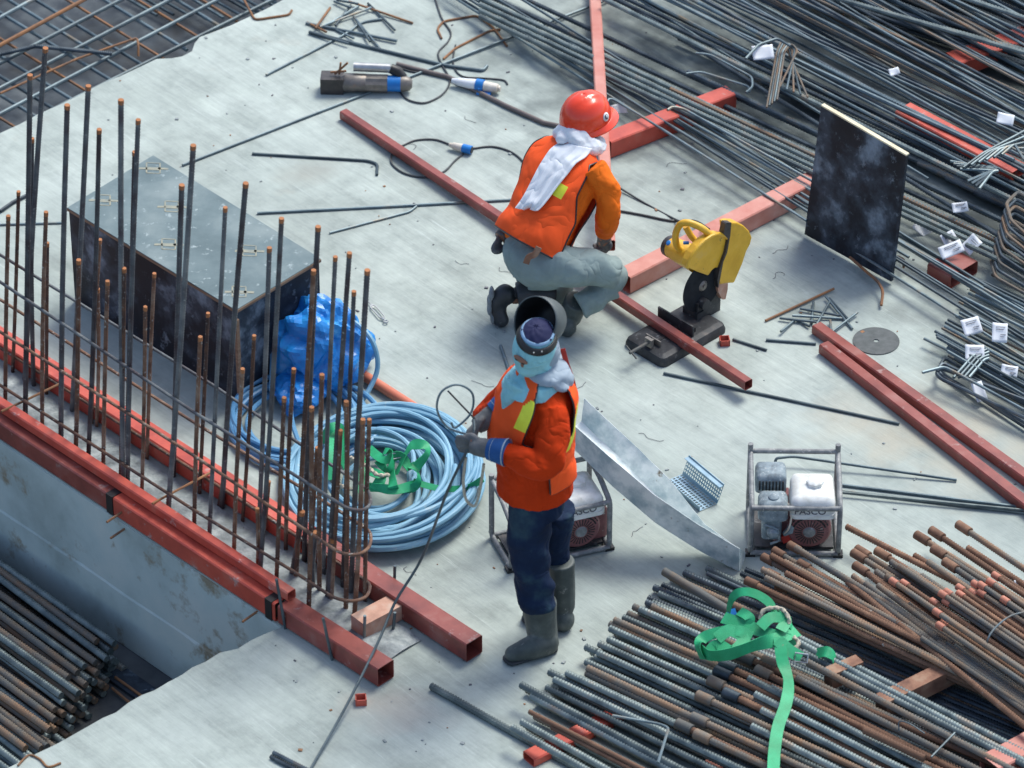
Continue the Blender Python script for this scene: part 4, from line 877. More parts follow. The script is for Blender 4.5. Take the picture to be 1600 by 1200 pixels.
loose([(1395, 405, .06), (1402, 400, .06), (1412, 405, .06), (1412, 418, .06)], .006, RR, 'small orange rusty hook right of the black board', bend=.01)
# white paper tags
tags = [(1192, 82, 18, 12, .27, 8, 'behind the stirrups left of the board'), (967, 172, 13, 11, .01, 20, 'lying on the slab beside the helmet'), (1571, 186, 14, 9, .30, -12, 'high among the bars at the right'),
        (1441, 359, 9, 16, .02, 60, 'narrow one on the slab right of the board'), (1484, 375, 12, 13, .09, 30, 'behind another on the red block'), (1486, 390, 20, 10, .12, 25, 'on the red block, largest'), (1518, 382, 11, 14, .12, -50, 'leaning at the right of the red block'),
        (1518, 510, 15, 13, .10, 18, 'leftmost on the tagged bundle'), (1562, 520, 12, 15, .14, -4, 'upright one on the tagged bundle'), (1523, 551, 15, 12, .10, 0, 'under the crossing bent bars'), (1530, 612, 9, 15, .06, 20, 'hanging lowest on the hairpins'), (1577, 580, 13, 9, .09, -10, 'lying by the hairpins at the right'), (1500, 324, 13, 8, .16, 10, 'half hidden under ribbed bars'), (1397, 112, 9, 6, .28, 20, 'small one among the upper right bars'), (1594, 915, 9, 7, .1, 0, 'at the right edge by the rusty stack')]
for (x, y, hw, hh, z, rot, lab) in tags:
    c = G(x, y, z); a = math.radians(rot); s = 1/330
    ux = Vector((math.cos(a), math.sin(a)*.8, math.sin(a)*.5)); uy = Vector((-math.sin(a)*.7, math.cos(a)*.75, .62)); uy = (uy-ux*uy.dot(ux)).normalized(); ux.normalize()
    nn = ux.cross(uy)
    mb = MB(); n = 6; vs = []
    for i in range(n+1):
        for j in range(n+1):
            u, v = i/n*2-1, j/n*2-1
            vs.append(c+ux*(u*hw*s)+uy*(v*hh*s*1.05)+nn*(.006*u*u-.005*v*v*u))
    mb.add(vs, [[i*(n+1)+j, (i+1)*(n+1)+j, (i+1)*(n+1)+j+1, i*(n+1)+j+1] for i in range(n) for j in range(n)])
    t = single('paper_tag', mb, M['paper'], 'white paper tag '+lab, 'paper tag', 'paper tags on the bars'); mod(t, 'SOLIDIFY', thickness=.001)
    if hw > 10 and y > 300:
        mb = MB()
        for (u0, u1, v) in [(-.5, .7, .6), (-.5, .5, .35), (.1, .8, -.2), (.1, .6, -.45)]:
            a_ = c+ux*(u0*hw*s)+uy*(v*hh*s)+nn*.004; b_ = c+ux*(u1*hw*s)+uy*(v*hh*s)+nn*.004; mb.box((a_+b_)/2, (b_-a_)/2, uy*.0012, nn*.0006)
        build('print', mb, M['ink'], t, smooth=False)

# bars past the 300 that show largest: the lowest layers of the stacks as one mass
def merge(objs, name):
    vs, fs, mi, mats = [], [], [], []
    for o in objs:
        me = o.data; mt = me.materials[0]
        if mt not in mats: mats.append(mt)
        k = mats.index(mt); b_ = len(vs); bm_ = o.rotation_euler.to_matrix().to_4x4(); bm_.translation = o.location
        vs += [bm_ @ v.co for v in me.vertices]; fs += [[b_+i for i in p.vertices] for p in me.polygons]; mi += [k]*len(me.polygons)
        bpy.data.objects.remove(o)
    me = bpy.data.meshes.new(name); me.from_pydata(vs, [], fs)
    for m_ in mats: me.materials.append(m_)
    me.polygons.foreach_set('material_index', mi); me.polygons.foreach_set('use_smooth', [True]*len(me.polygons)); me.update(); me.set_sharp_from_angle(angle=math.radians(50))
    o = bpy.data.objects.new(name, me); COL.objects.link(o); o['kind'] = 'stuff'; return o
low_ = [o for o in COL.objects if not o.parent and 'label' in o and (o.get('group') in ('bottom layer of the lower right stack', 'dark bars under the timbers') or (o.get('group') == 'thick bars stacked in the pit' and ('first layer' in o['label'] or 'second layer' in o['label'] or 'third layer' in o['label'])))]
merge(low_, 'buried_bars')
# ================================================================== tools
def frame_pts(o, ux, uy, uz): return lambda x, y, z: o+ux*x+uy*y+uz*z
def ribbon(path, w, nrm, th=.003, mi=0, mb=None):
    """webbing strip: path points, width, one face normal per control point (interpolated)"""
    n = 6; P = catmull(path, n)
    Nn = [Vector(v) for v in nrm]
    if len(Nn) == 1: Nn = Nn*len(path)
    NN = catmull(Nn, n); mb = mb or MB(); vs = []
    for i, p in enumerate(P):
        t = (P[min(i+1, len(P)-1)]-P[max(i-1, 0)]).normalized(); u = NN[i]-t*NN[i].dot(t)
        if u.length < 1e-4: u = t.orthogonal()
        u.normalize(); s = t.cross(u)
        vs += [p+s*w/2+u*th/2, p-s*w/2+u*th/2, p-s*w/2-u*th/2, p+s*w/2-u*th/2]
    fs = [[i*4+k, i*4+(k+1) % 4, i*4+4+(k+1) % 4, i*4+4+k] for i in range(len(P)-1) for k in range(4)]
    m_ = (len(P)-1)*4; fs += [[3, 2, 1, 0], [m_, m_+1, m_+2, m_+3]]
    return mb.add(vs, fs, mi)
# rebar cutter
c0 = G(503, 128, .05); ct = thing('rebar_cutter', 'dirty electric rebar cutter with brown motor and silver handle lying at the top left', 'power tool', G(560, 135))
e1 = (G(640, 131, .05)-c0); LC = e1.length; e1.normalize(); ey = Vector((-e1.y, e1.x, 0))
q = lambda t, dz=0, dy=0: c0+e1*(LC*t)+Z*dz+ey*dy
mb = MB(); mb.box(q(.12, -.003), e1*(LC*.13), ey*.045, Z*.045); mb.box(q(.03, -.005), e1*.02, ey*.03, Z*.04); build('cutting_head', mb, M['tool_dark'], ct, smooth=False)
mb = MB(); mb.tube([q(.24), q(.26), q(.5), q(.52)], [.045, .05, .048, .042], 18); build('gear_housing', mb, M['tool_grey'], ct)
mb = MB(); P = [q(.5+.25*i/14) for i in range(15)]; mb.tube(P, .046, 18, rad=lambda i, k: 1.06 if k % 2 else .96); build('motor', mb, M['tool_grey'], ct, smooth=False)
mb = MB(); mb.tube([q(.74), q(.90)], [.043, .043], 18); build('blue_band', mb, M['blue'], ct)
mb = MB(); mb.tube([q(.90), q(.93), q(1.0), q(1.03)], [.043, .043, .036, .02], 18); build('end_cap', mb, M['tool_grey'], ct)
mb = MB(); mb.tube([q(.36, .075, .035), q(.78, .07, .035)], .024, 14); build('handle', mb, M['steel'], ct)
mb = MB(); mb.tube([q(.78, .07, .035), q(.86, .055, .03), q(.92, .02, .02)], [.026, .03, .028], 14); build('grip', mb, M['black'], ct)
mb = MB(); mb.tube([q(.15, .05), q(.3, .12)], .006, 6); mb.tube([q(.2, .05), q(.22, .12)], .006, 6); mb.tube([q(.1, .06), q(.28, .07)], .006, 6); build('offcuts', mb, M['rod_rust'], ct)
def plug(a, b, r, segs, name, label):
    A = a; e = (b-a).normalized(); L_ = (b-a).length; t = thing(name, label, 'plug', Vector(((a+b)/2).xy.to_3d()))
    for (s0, s1, r0, r1, mt, nm) in segs:
        mb = MB(); mb.tube([A+e*L_*s0, A+e*(L_*s0+.002), A+e*(L_*s1-.002), A+e*L_*s1], [r*r0*.9, r*r0, r*r1, r*r1*.9], 16); build(nm, mb, M[mt], t)
    return t
t = plug(G(706, 126, .032), G(782, 139, .032), .03, [(0, .12, .45, .6, 'white', 'cable_gland'), (.12, .5, .7, 1.0, 'white', 'plug_body'), (.5, .66, 1.15, 1.15, 'blue', 'collar'), (.66, .95, .95, .8, 'cream', 'socket_body'), (.95, 1.0, .6, .5, 'cream', 'nut')], 'power_plug', 'white industrial plug with blue collar joined to cream socket at the top')
mb = MB(); c = G(756, 146, .01); mb.box(c, (.035, -.008, 0), (.004, .014, 0), (0, 0, .006)); mb.box(c+Vector((-.02, .01, .012)), (.01, 0, 0), (0, .008, 0), (0, 0, .016)); build('flap', mb, M['blue'], t, smooth=False)
plug(G(702, 226, .026), G(738, 235, .026), .022, [(0, .15, .5, .6, 'cream', 'cable_gland'), (.15, .58, .8, .95, 'cream', 'socket_body'), (.58, .97, 1.05, 1.05, 'blue', 'collar'), (.9, 1.0, .8, .8, 'black', 'opening')], 'power_connector', 'small cream and blue connector on the slab below the tube')
# ================================================================== cut-off saw
near = G(1036, 577, 0); e_l = (G(1138, 518, 0)-near); LB = e_l.length; e_l.normalize(); e_w = Vector((-e_l.y, e_l.x, 0))
WB = (G(972, 540, 0)-near).length
sw = thing('cutoff_saw', 'yellow cut-off saw on a dark base with the kneeling worker cutting a tube', 'saw', near+e_l*LB/2+e_w*WB/2)
L = frame_pts(near, e_l, e_w, Z)
def lo(mb): mb.v = [L(v.x, v.y, v.z) for v in mb.v]; return mb
mb = MB(); mb.rbox(0, LB, 0, WB, 0, .055, .035, seg=4); build('base', lo(mb), M['saw_base'], sw, angle=30)
mb = MB(); mb.bx(.06, LB*.62, WB*.44, WB*.50, .0555, .058); mb.bx(LB*.3, LB*.34, .04, WB*.9, .0555, .0575); build('base_slots', lo(mb), M['black'], sw, smooth=False)
mb = MB(); mb.bx(LB*.52, LB*.54, WB*.12, WB*.98, .055, .115); mb.bx(LB*.54, LB*.62, WB*.2, WB*.26, .055, .08); build('fence', lo(mb), M['saw_base'], sw, smooth=False)
mb = MB(); mb.bx(LB*.14, LB*.155, WB*.3, WB*.66, .055, .085); mb.bx(LB*.05, LB*.09, WB*.38, WB*.54, .055, .10); build('vice_jaw', lo(mb), M['tool_grey'], sw, smooth=False)
mb = MB(); mb.tube([L(LB*.14, WB*.46, .08), L(-.10, WB*.46, .08)], .008, 8); mb.tube([L(-.09, WB*.46-.035, .06), L(-.09, WB*.46+.035, .10)], .005, 6); build('vice_screw', mb, M['rebar_brown'], sw)
mb = MB(); mb.bx(LB*.78, LB*.98, WB*.42, WB*.78, .055, .09); mb.tube([Vector((LB*.88, WB*.36, .13)), Vector((LB*.88, WB*.84, .13))], .028, 14); mb.bx(LB*.80, LB*.94, WB*.45, WB*.72, .08, .14); build('hinge', lo(mb), M['saw_base'], sw, angle=30)
# blade plane: contains e_l and Z; trace the guards on it
PO = L(0, WB*.52, 0)
def bp(zx, zy, off=0):                         # zoomed-photo pixel -> blade plane
    px, py = 950+zx/4, 320+zy/4; d = ray(px, py); o_ = PO-e_w*off; t = e_w.dot(o_-CP)/e_w.dot(d); return CP+d*t
bc = bp(592, 506, .004); br = .135
mb = MB(); mb.tube([bc-e_w*.0015, bc+e_w*.0015], br, 48); build('blade', mb, M['disc_dark'], sw, angle=30)
mb = MB(); mb.tube([bc-e_w*.010, bc-e_w*.002], [.020, .028], 16); mb.tube([bc-e_w*.015, bc-e_w*.008], .010, 6); build('blade_flange', mb, M['tool_grey'], sw, angle=30)
g1 = [(495, 392), (505, 350), (530, 305), (562, 262), (600, 225), (645, 195), (690, 180), (730, 190), (752, 215), (752, 262), (738, 318), (715, 365), (695, 395), (670, 395), (650, 412), (628, 444), (560, 420)]
mb = MB(); pts = [bp(x, y, .018) for x, y in g1]; mb.extrude(pts, e_w*.045)
g = build('blade_guard', mb, M['yellow'], sw, smooth=False); mod(g, 'BEVEL', width=.007, segments=3)
mb = MB(); rr = [bp(x, y, .022) for x, y in g1[:9]]; mb.tube(rr, .009, 8); build('guard_rim', mb, M['yellow'], sw)
g2 = [(742, 118), (770, 110), (812, 112), (852, 132), (885, 165), (902, 205), (892, 245), (868, 290), (842, 370), (812, 440), (790, 490), (748, 492), (705, 500), (690, 470), (700, 400), (722, 330), (748, 250), (752, 190)]
mb = MB(); pts = [bp(x, y, .03) for x, y in g2]; mb.extrude(pts, e_w*.055); g = build('arm_cover', mb, M['yellow'], sw, smooth=False); mod(g, 'BEVEL', width=.008, segments=3)
mb = MB(); pts = [bp(x, y, .033) for x, y in [(742, 112), (772, 112), (765, 190), (745, 300), (720, 360), (700, 470), (690, 520), (684, 470), (700, 395), (735, 300), (752, 215), (722, 180), (735, 120)]]; mb.extrude(pts, e_w*.03); build('dark_trim', mb, M['tool_dark'], sw, smooth=False)
mb = MB(); pts = [bp(x, y, .02) for x, y in [(680, 480), (750, 490), (748, 530), (735, 590), (715, 592), (690, 545)]]; mb.extrude(pts, e_w*.03); build('spark_plate', mb, M['timber_pink'], sw, smooth=False)
mb = MB(); pts = [bp(x, y, -.01) for x, y in [(640, 440), (700, 395), (705, 560), (700, 680), (640, 690), (620, 640), (620, 560)]]; mb.extrude(pts, e_w*.04); build('arm', mb, M['saw_base'], sw, smooth=False)
m0 = bp(560, 350, -.03); mv = bp(372, 262, -.03)
a = V(1044, 383, m0.y+.17); mdir = (a-m0).normalized()
mb = MB(); mb.tube([m0, m0+(a-m0)*.5, m0+(a-m0)*.85], [.062, .058, .052], 20); build('motor', mb, M['yellow'], sw, angle=30)
mb = MB(); mb.tube([m0+(a-m0)*.85, m0+(a-m0)*.87, a-mdir*.004, a], [.050, .054, .052, .04], 20); build('motor_cap', mb, M['tool_dark'], sw, angle=30)
cl_ = m0+(a-m0)*.90
sd_ = mdir.cross(Z).normalized()
if sd_.y > 0: sd_ = -sd_
ud_ = sd_.cross(mdir); ud_ = ud_ if ud_.z > 0 else -ud_
mb = MB(); dd_ = (sd_*.6+ud_*.8).normalized(); k_ = m0+(a-m0)*.80+dd_*.054; mb.ell(k_, mdir*.014, dd_.cross(mdir)*.014, dd_*.004, 14, 6); build('blue_badge', mb, M['blue'], sw)
hp = [(500, 300), (440, 270), (422, 215), (428, 165), (455, 120), (500, 112), (555, 130), (600, 155), (640, 190)]
mb = MB(); mb.tube(catmull([V(950+x/4, 320+y/4, m0.y+.05-.006*i) for i, (x, y) in enumerate(hp)], 5), .017, 12); mb.tube(catmull([V(950+x/4, 320+y/4, m0.y+.04-.005*i) for i, (x, y) in enumerate([(485, 135), (520, 195), (560, 235), (600, 250)])], 5), .016, 10); build('handle', mb, M['yellow'], sw)
mb = MB(); k_ = V(950+488/4, 320+238/4, m0.y+.03); mb.box(k_, (.014, 0, 0), (0, .005, .002), (0, -.002, .006)); build('blue_label', mb, M['blue'], sw, smooth=False)
# ================================================================== pump engines in tube frames
def text(s, size, parent, loc, rot, mat, name='lettering'):
    cu = bpy.data.curves.new(name, 'FONT'); cu.body = s; cu.size = size; cu.extrude = .0006; cu.offset = .0006
    o = bpy.data.objects.new(name, cu); me = bpy.data.meshes.new_from_object(o); bpy.data.objects.remove(o)
    me.materials.clear(); me.materials.append(mat); o = bpy.data.objects.new(name, me); COL.objects.link(o); o.parent = parent; o.location = loc; o.rotation_euler = rot; return o
def engine(org, ang, label, Wd=.395, D=.34, H=.37, side_ext=.0, dirty=False, ex=0):
    t = thing('pump_engine', label, 'engine', org); t.rotation_euler = (0, 0, ang)
    def bl(name, mb, mat, **k):
        mb.v = [v+org+(Vector((ex, 0, 0)) if name not in ('frame', 'foot', 'base_plate') else Vector()) for v in mb.v]; return build(name, mb, mat, t, **k)
    fr = MB(); r = .0125
    for (x, y, h) in ((0, 0, .285), (Wd, 0, .285), (0, D, H), (Wd, D, H)):
        pass
    for x in (0, Wd):
        fr.tube(fillet([Vector((x, D, H)), Vector((x, D, .015)), Vector((x, 0, .015)), Vector((x, 0, .27)), Vector((x, D*.5, .32)), Vector((x, D, .33))], .03), r, 10)
    fr.tube([Vector((-.0, 0, .27)), Vector((Wd, 0, .27))], r, 10); fr.tube([Vector((0, D, .335)), Vector((Wd, D, .335))], r, 10)
    fr.tube([Vector((0, 0, .015)), Vector((Wd, 0, .015))], r, 10); fr.tube([Vector((0, D, .015)), Vector((Wd, D, .015))], r, 10)
    bl('frame', fr, M['frame_steel'])
    for x in (0, Wd):
        mb = MB(); mb.box((x, .01, -.0+.008), (.022, 0, 0), (0, .022, 0), (0, 0, .008)); bl('foot', mb, M['black'], smooth=False)
    mb = MB(); mb.bx(.02, Wd-.02, .03, D-.03, .018, .03); bl('base_plate', mb, M['saw_base'], smooth=False)
    mb = MB(); mb.rbox(.10, Wd-.05, .06, D-.06, .03, .19, .03); bl('crankcase', mb, M['engine_red' if not dirty else 'engine_red'], angle=30)
    # recoil starter facing the camera
    c = Vector((.262, .055, .128)); f = Vector((0, -1, .0))
    mb = MB(); mb.tube([c, c+f*.02, c+f*.036, c+f*.045], [.10, .10, .088, .06], 32); bl('recoil_starter', mb, M['engine_red'], angle=35)
    mb = MB()
    for k in range(26):
        a_ = 2*math.pi*k/26; u = Vector((math.cos(a_), 0, math.sin(a_))); s_ = Vector((-math.sin(a_), 0, math.cos(a_)))
        mb.box(c+f*.0435+u*.050, u*.016, s_*.0022, f*.0035)
    for k in range(12):
        a_ = math.radians(25+130*k/11)
        for ro in (.076, .088):
            u = Vector((math.cos(a_), 0, math.sin(a_))); s_ = Vector((-math.sin(a_), 0, math.cos(a_))); mb.box(c+f*(.041 if ro < .08 else .033)+u*ro, u*.0035, s_*.006, f*.0035)
    bl('vent_slots', mb, M['black'], smooth=False)
    mb = MB(); mb.tube([c+f*.044, c+f*.052], [.03, .024], 16); bl('starter_hub', mb, M['frame_steel'], angle=30)
    mb = MB(); mb.tube([c+Vector((-.11, -.02, -.03)), c+Vector((-.085, -.03, .0)), c+Vector((-.075, -.03, .03))], [.012, .02, .014], 8); bl('pull_grip', mb, M['engine_grey'])
    mb = MB(); mb.box(c+Vector((-.10, -.01, -.055)), (.018, 0, .01), (0, .014, 0), (-.006, 0, .018)); bl('red_switch', mb, M['switch_red'], smooth=False)
    # tank
    mb = MB(); mb.rbox(.175, .375, .0, .225, .215, .315, .035, seg=5); k = bl('fuel_tank', mb, M['tank_white'], angle=50)
    mb = MB(); mb.rbox(.172, .378, -.003, .228, .232, .240, .03, seg=5); bl('tank_seam', mb, M['tank_white'], angle=50)
    mb = MB(); n = 10; P = [Vector((.285, .125, .312)), Vector((.285, .125, .332)), Vector((.285, .125, .338))]; mb.tube(P, [.037, .037, .028], 40, rad=lambda i, k: 1+.07*math.cos(k*2*math.pi*8/40)); bl('fuel_cap', mb, M['tank_white'], angle=40)
    text('PASCO', .045, t, Vector((.19+ex, -.0015, .238)), (math.radians(90), 0, 0), M['ink'])
    # air filter and muffler
    mb = MB(); mb.rbox(.03, .165, .0, .13, .195, .285, .03, seg=4); bl('air_filter', mb, M['engine_grey'], angle=50)
    mb = MB(); mb.tube([Vector((.098, .06, .283)), Vector((.098, .06, .291)), Vector((.098, .06, .305))], [.026, .024, .004], 14); bl('wing_nut', mb, M['engine_grey'], angle=40)
    mb = MB(); mb.rbox(.02, .16, .16, .29, .23, .325, .025, seg=4)
    bl('muffler', mb, M['engine_grey'], angle=50)
    mb = MB()
    for k in range(8): mb.bx(.035+k*.015, .042+k*.015, .155, .162, .25, .30)
    bl('muffler_slots', mb, M['black'], smooth=False)
    mb = MB(); mb.rbox(.05, .14, .03, .12, .07, .195, .02, seg=3); mb.tube([Vector((.10, .02, .13)), Vector((.10, .0, .12)), Vector((.10, -.005, .11))], [.03, .028, .015], 12); mb.tube([Vector((.06, .01, .17)), Vector((.12, .0, .15)), Vector((.13, .01, .08)), Vector((.09, .01, .06))], .006, 6); bl('carburettor', mb, M['engine_grey'], angle=40)
    mb = MB(); mb.tube(catmull([Vector((.165, .05, .26)), Vector((.178, .01, .22)), Vector((.17, .0, .16)), Vector((.15, .03, .1))], 5), .0045, 6); bl('fuel_line', mb, M['cream'])
    return t
engine(G(1172, 868, 0), math.radians(-1), 'dusty white-tanked pump engine in an open tube frame, right of the chute', H=.375)
engine(G(799, 893, 0), math.radians(20), 'pump engine in a tube frame partly hidden behind the standing worker', Wd=.47, D=.26, H=.36, ex=.075)
# ================================================================== galvanised chute
ch = thing('metal_chute', 'bent galvanised metal channel leaning from the hidden engine down to the slab', 'metal channel', G(1154, 892))
st_ = [(897, 702, .42), (958, 760, .32), (1023, 816, .20), (1090, 858, .09), (1156, 893, .0)]
nb = [G(x, y, z) for x, y, z in st_]
nb[0] = nb[0]+(nb[0]-nb[1])*.35
w_ = [.15, .15, .14, .12, .12]; hh = [.145, .165, .165, .15, .14]
rails = []
for i, p in enumerate(nb):
    d = (nb[min(i+1, 4)]-nb[max(i-1, 0)]); d.z = 0; d.normalize(); pp = Vector((-d.y, d.x, 0))
    if pp.y < 0: pp = -pp
    bulge = [0, .0, .01, -.01, 0][i]
    rails.append([p+Z*hh[i]-pp*.012, p, p+pp*w_[i], p+pp*(w_[i]+[.02, .055, .02, .02, .0][i]+bulge)+Z*(hh[i]*[.8, .5, .75, .3, .1][i])])
def strip3(r0, r1, idx, name, mat, lip=True):
    mb = MB(); vs = []; m_ = 3; n = len(r0)
    for i in range(n-1):
        for s in range(m_+(1 if i == n-2 else 0)):
            t = s/m_
            a_ = r0[i].lerp(r0[i+1], t); b_ = r1[i].lerp(r1[i+1], t)
            for j in range(5):
                q_ = a_.lerp(b_, j/4); nz = noise.noise(q_*5)*.010+noise.noise(q_*17)*.006
                vs.append(q_+Vector((nz*.4, -nz*.5, nz*(.6 if 0 < j < 4 or idx == 1 else .35))))
    rows_ = len(vs)//5
    mb.add(vs, [[i*5+j, (i+1)*5+j, (i+1)*5+j+1, i*5+j+1] for i in range(rows_-1) for j in range(4)])
    o = build(name, mb, mat, ch, smooth=False); mod(o, 'SOLIDIFY', thickness=.002); return o
strip3([r[0] for r in rails], [r[1] for r in rails], 0, 'near_side', M['galv'])
strip3([r[1] for r in rails], [r[2] for r in rails], 1, 'channel_floor', M['galv'])
strip3([r[2] for r in rails], [r[3] for r in rails], 2, 'far_side', M['galv'])
mb = MB(); r_ = rails[4]; mb.extrude([r_[0], r_[1], r_[2], r_[3]], (nb[4]-nb[3]).normalized()*.002); build('end_flap', mb, M['galv'], ch, smooth=False)
mb = MB()
for (x, y) in [(1028, 792), (1021, 804)]:
    p = W(x, y, nb[1], nb[3]); 
    mb.ell(p-Vector((0, .02, 0)), (.005, 0, 0), (0, .004, 0), (0, 0, .005), 8, 6)
build('rivets', mb, M['ink'], ch)
# perforated tray
tr = thing('perforated_tray', 'blue-grey perforated metal tray with a raised side beside the metal channel', 'metal tray', G(1085, 790))
a, b = G(1063, 742, .0), G(1118, 792, .0); d = (b-a); LT = d.length; d.normalize(); p = Vector((-d.y, d.x, 0))
if p.y > 0: p = -p
def perf(o, u, lu, v, lv, nu, nv, name):
    mb = MB(); vs = []; k = .28
    for i in range(nu):
        for j in range(nv):
            cx, cy = (i+.5)*lu/nu, (j+.5)*lv/nv; hx, hy = lu/nu/2, lv/nv/2
            for (s, t) in ((-1, -1), (1, -1), (1, 1), (-1, 1)): vs.append(o+u*(cx+s*hx)+v*(cy+t*hy))
            for (s, t) in ((-1, -1), (1, -1), (1, 1), (-1, 1)): vs.append(o+u*(cx+s*hx*.62)+v*(cy+t*hy*.62))
    fs = []
    for c in range(nu*nv):
        for k in range(4): fs.append([c*8+k, c*8+(k+1) % 4, c*8+4+(k+1) % 4, c*8+4+k])
    mb.add(vs, fs); o_ = build(name, mb, M['galv_blue'], tr, smooth=False); mod(o_, 'SOLIDIFY', thickness=.0015); return o_
A_ = G(1056, 757, .004)
dirr = (G(1118, 792, .004)-G(1068, 750, .004)); dirr.normalize()
A_ = G(1066, 741, .004); side = -Vector((-dirr.y, dirr.x, 0))
if side.y > 0: side = -side
LT = (G(1118, 788, .004)-A_).length
perf(A_, dirr, LT, side, .085, 16, 4, 'tray_floor')
up_ = (Z*.9-side*.35).normalized(); perf(A_+up_*.014, dirr, LT, up_, .07, 18, 4, 'raised_side')
mb = MB(); q0 = A_; mb.box(q0+dirr*LT/2+up_*.007, dirr*LT/2, up_*.007, side*.001); mb.box(q0+dirr*LT/2+up_*.093, dirr*LT/2, up_*.009, side*.0015); mb.box(q0+dirr*LT/2+up_*.0935+side*.012, dirr*LT/2, up_*.001, side*.012)
mb.box(A_+dirr*LT/2+side*.093, dirr*LT/2, side*.008, Z*.001); mb.box(A_+dirr*LT/2+side*.100+Z*.012, dirr*LT/2, side*.001, Z*.012); build('solid_rims', mb, M['galv_blue'], tr, smooth=False)
# ================================================================== blue hose coils, tarpaulin, harnesses
def coil(c, turns, rfn, zfn, r, mat, label, sx=1, sy=1, rot=0, n=44, seed=0):
    P = []; N_ = int(turns*n)
    for i in range(N_+1):
        th = 2*math.pi*i/n; k = i/N_; R_ = rfn(k, th)
        ox = .085*noise.noise(Vector((i/n*.9, seed, 0))); oy = .10*noise.noise(Vector((i/n*.9, seed+9, 5)))
        v = Vector((math.cos(th)*R_*sx+ox, math.sin(th)*R_*sy+oy, 0)); v.rotate(Matrix.Rotation(rot, 3, 'Z'))
        P.append(c+v+Z*zfn(k, th))
    mb = MB(); mb.tube(P, r, 8); return single('hose_coil', mb, mat, label, 'hose')
HC = G(592, 762)
rh = random.Random(3); tab = [rh.random() for _ in range(60)]
def rf1(k, th):
    u = k*34; i = int(u) % 59; v = tab[i]*(1-u % 1)+tab[i+1]*(u % 1); return .12+.36*v**.62
def zf1(k, th): return .014+.15*(k**.9)*(.7+.3*math.sin(th*1.0+k*9))+.014*noise.noise(Vector((k*60, 3, 3)))
coil(G(594, 765), 34, rf1, zf1, .0125, M['hose'], 'big coil of light blue hose on the slab beside the starter bars', .99, 1.16, .0, seed=1)
def rf2(k, th): return .24+.14*tab[int(k*9) % 50]*(1-(k*9) % 1)+.14*tab[int(k*9)+1]*((k*9) % 1)
coil(G(468, 668), 9, rf2, lambda k, th: .014+.05*k, .0125, M['hose_dark'], 'smaller darker blue coil of hose between black box and big coil', 1.0, 1.05, 0, seed=7)
cable([(424, 610, .1), (428, 530, .2), (440, 490, .3), (470, 480, .33), (475, 530, .25), (460, 590, .12), (455, 650, .06), (470, 700, .04)], .012, 'loop of blue hose rising over the tarpaulin at its left', M['hose_dark'], 'hose_loop', 'hose')
cable([(480, 545, .30), (505, 510, .34), (545, 500, .33), (580, 530, .28), (590, 575, .14), (570, 620, .04), (545, 650, .03)], .012, 'pale blue hose loop arching over the right of the tarpaulin', M['hose'], 'hose_loop', 'hose')
# tarpaulin
TC = G(505, 592, 0); TC2 = G(470, 628, 0)
rt_ = random.Random(12); dirs = []
for i, (fq, am) in enumerate([(1.1, .17), (1.4, .15), (1.9, .12), (2.3, .11), (2.9, .09), (3.4, .08), (4.3, .06), (5.2, .05), (6.5, .035)]):
    d_ = Vector((rt_.gauss(0, 1), rt_.gauss(0, 1), rt_.gauss(0, .7))).normalized(); dirs.append((d_, fq, am, rt_.random()))
def tri(x): x = x-math.floor(x); return abs(x-.5)*2
def crumple(c, sx, sy, sz, seed, mb, sub=6):
    bmt = bmesh.new(); bmesh.ops.create_icosphere(bmt, subdivisions=sub, radius=1)
    for v in bmt.verts:
        p = v.co.copy(); o_ = Vector((seed, seed*1.7, 0)); wv = Vector((noise.noise(p*1.3+o_), noise.noise(p*1.3+o_+Vector((5, 0, 0))), noise.noise(p*1.3+o_+Vector((0, 5, 0)))))*.35
        k = .62+.22*noise.noise(p*1.4+o_)
        for d_, fq, am, ph in dirs: k += am*tri((p+wv).dot(d_)*fq*.8+ph+seed*.37)
        x, y, z = p.x*sx*k, p.y*sy*k, sz+p.z*sz*.93*k
        if p.z < -.3: x *= 1-.35*(p.z+.3); y *= 1-.35*(p.z+.3)
        v.co = Vector((x, y, max(.003, z)))
    mb.add([v.co+c for v in bmt.verts], [[v.index for v in f.verts] for f in bmt.faces]); bmt.free()
mb = MB(); crumple(TC, .215, .195, .21, 0, mb, 5); crumple(TC2, .11, .14, .08, 3, mb, 4); crumple(G(548, 575, 0), .12, .13, .12, 8, mb, 4)
single('tarpaulin', mb, M['tarp'], 'crumpled bright blue tarpaulin bundle beside the black box', 'tarpaulin', smooth=True, angle=9)
def harness(label, strips, ropes, buckles, org):
    t = thing('safety_harness', label, 'harness', org)
    for (P, N_, w_) in strips: mb = ribbon([G(*p) for p in P], w_, N_); o = build('strap', mb, M['green'], t, angle=60)
    for P in ropes:
        mb = MB(); pts = resample(catmull([G(*p) for p in P], 5), .006); mb.tube(pts, .009, 8, rad=lambda i, k: 1+.22*math.sin(i*1.2+k*1.57)); build('rope', mb, M['rope'], t)
    for (x, y, z, w_, h_, rot) in buckles:
        c = G(x, y, z); u = Vector((math.cos(rot), math.sin(rot)*.7, 0)).normalized(); v = Vector((-u.y*.6, u.x*.6, .75)).normalized()
        mb = MB(); pp = [c+u*w_+v*h_, c-u*w_+v*h_, c-u*w_-v*h_, c+u*w_-v*h_, c+u*w_+v*h_]; mb.tube(pp, .004, 6); build('buckle', mb, M['steel'], t)
    return t
UPN = Vector((0, -.5, .85)); FRN = Vector((0, -1, .1)); LFN = Vector((-1, -.4, .2)); RTN = Vector((1, -.4, .2))
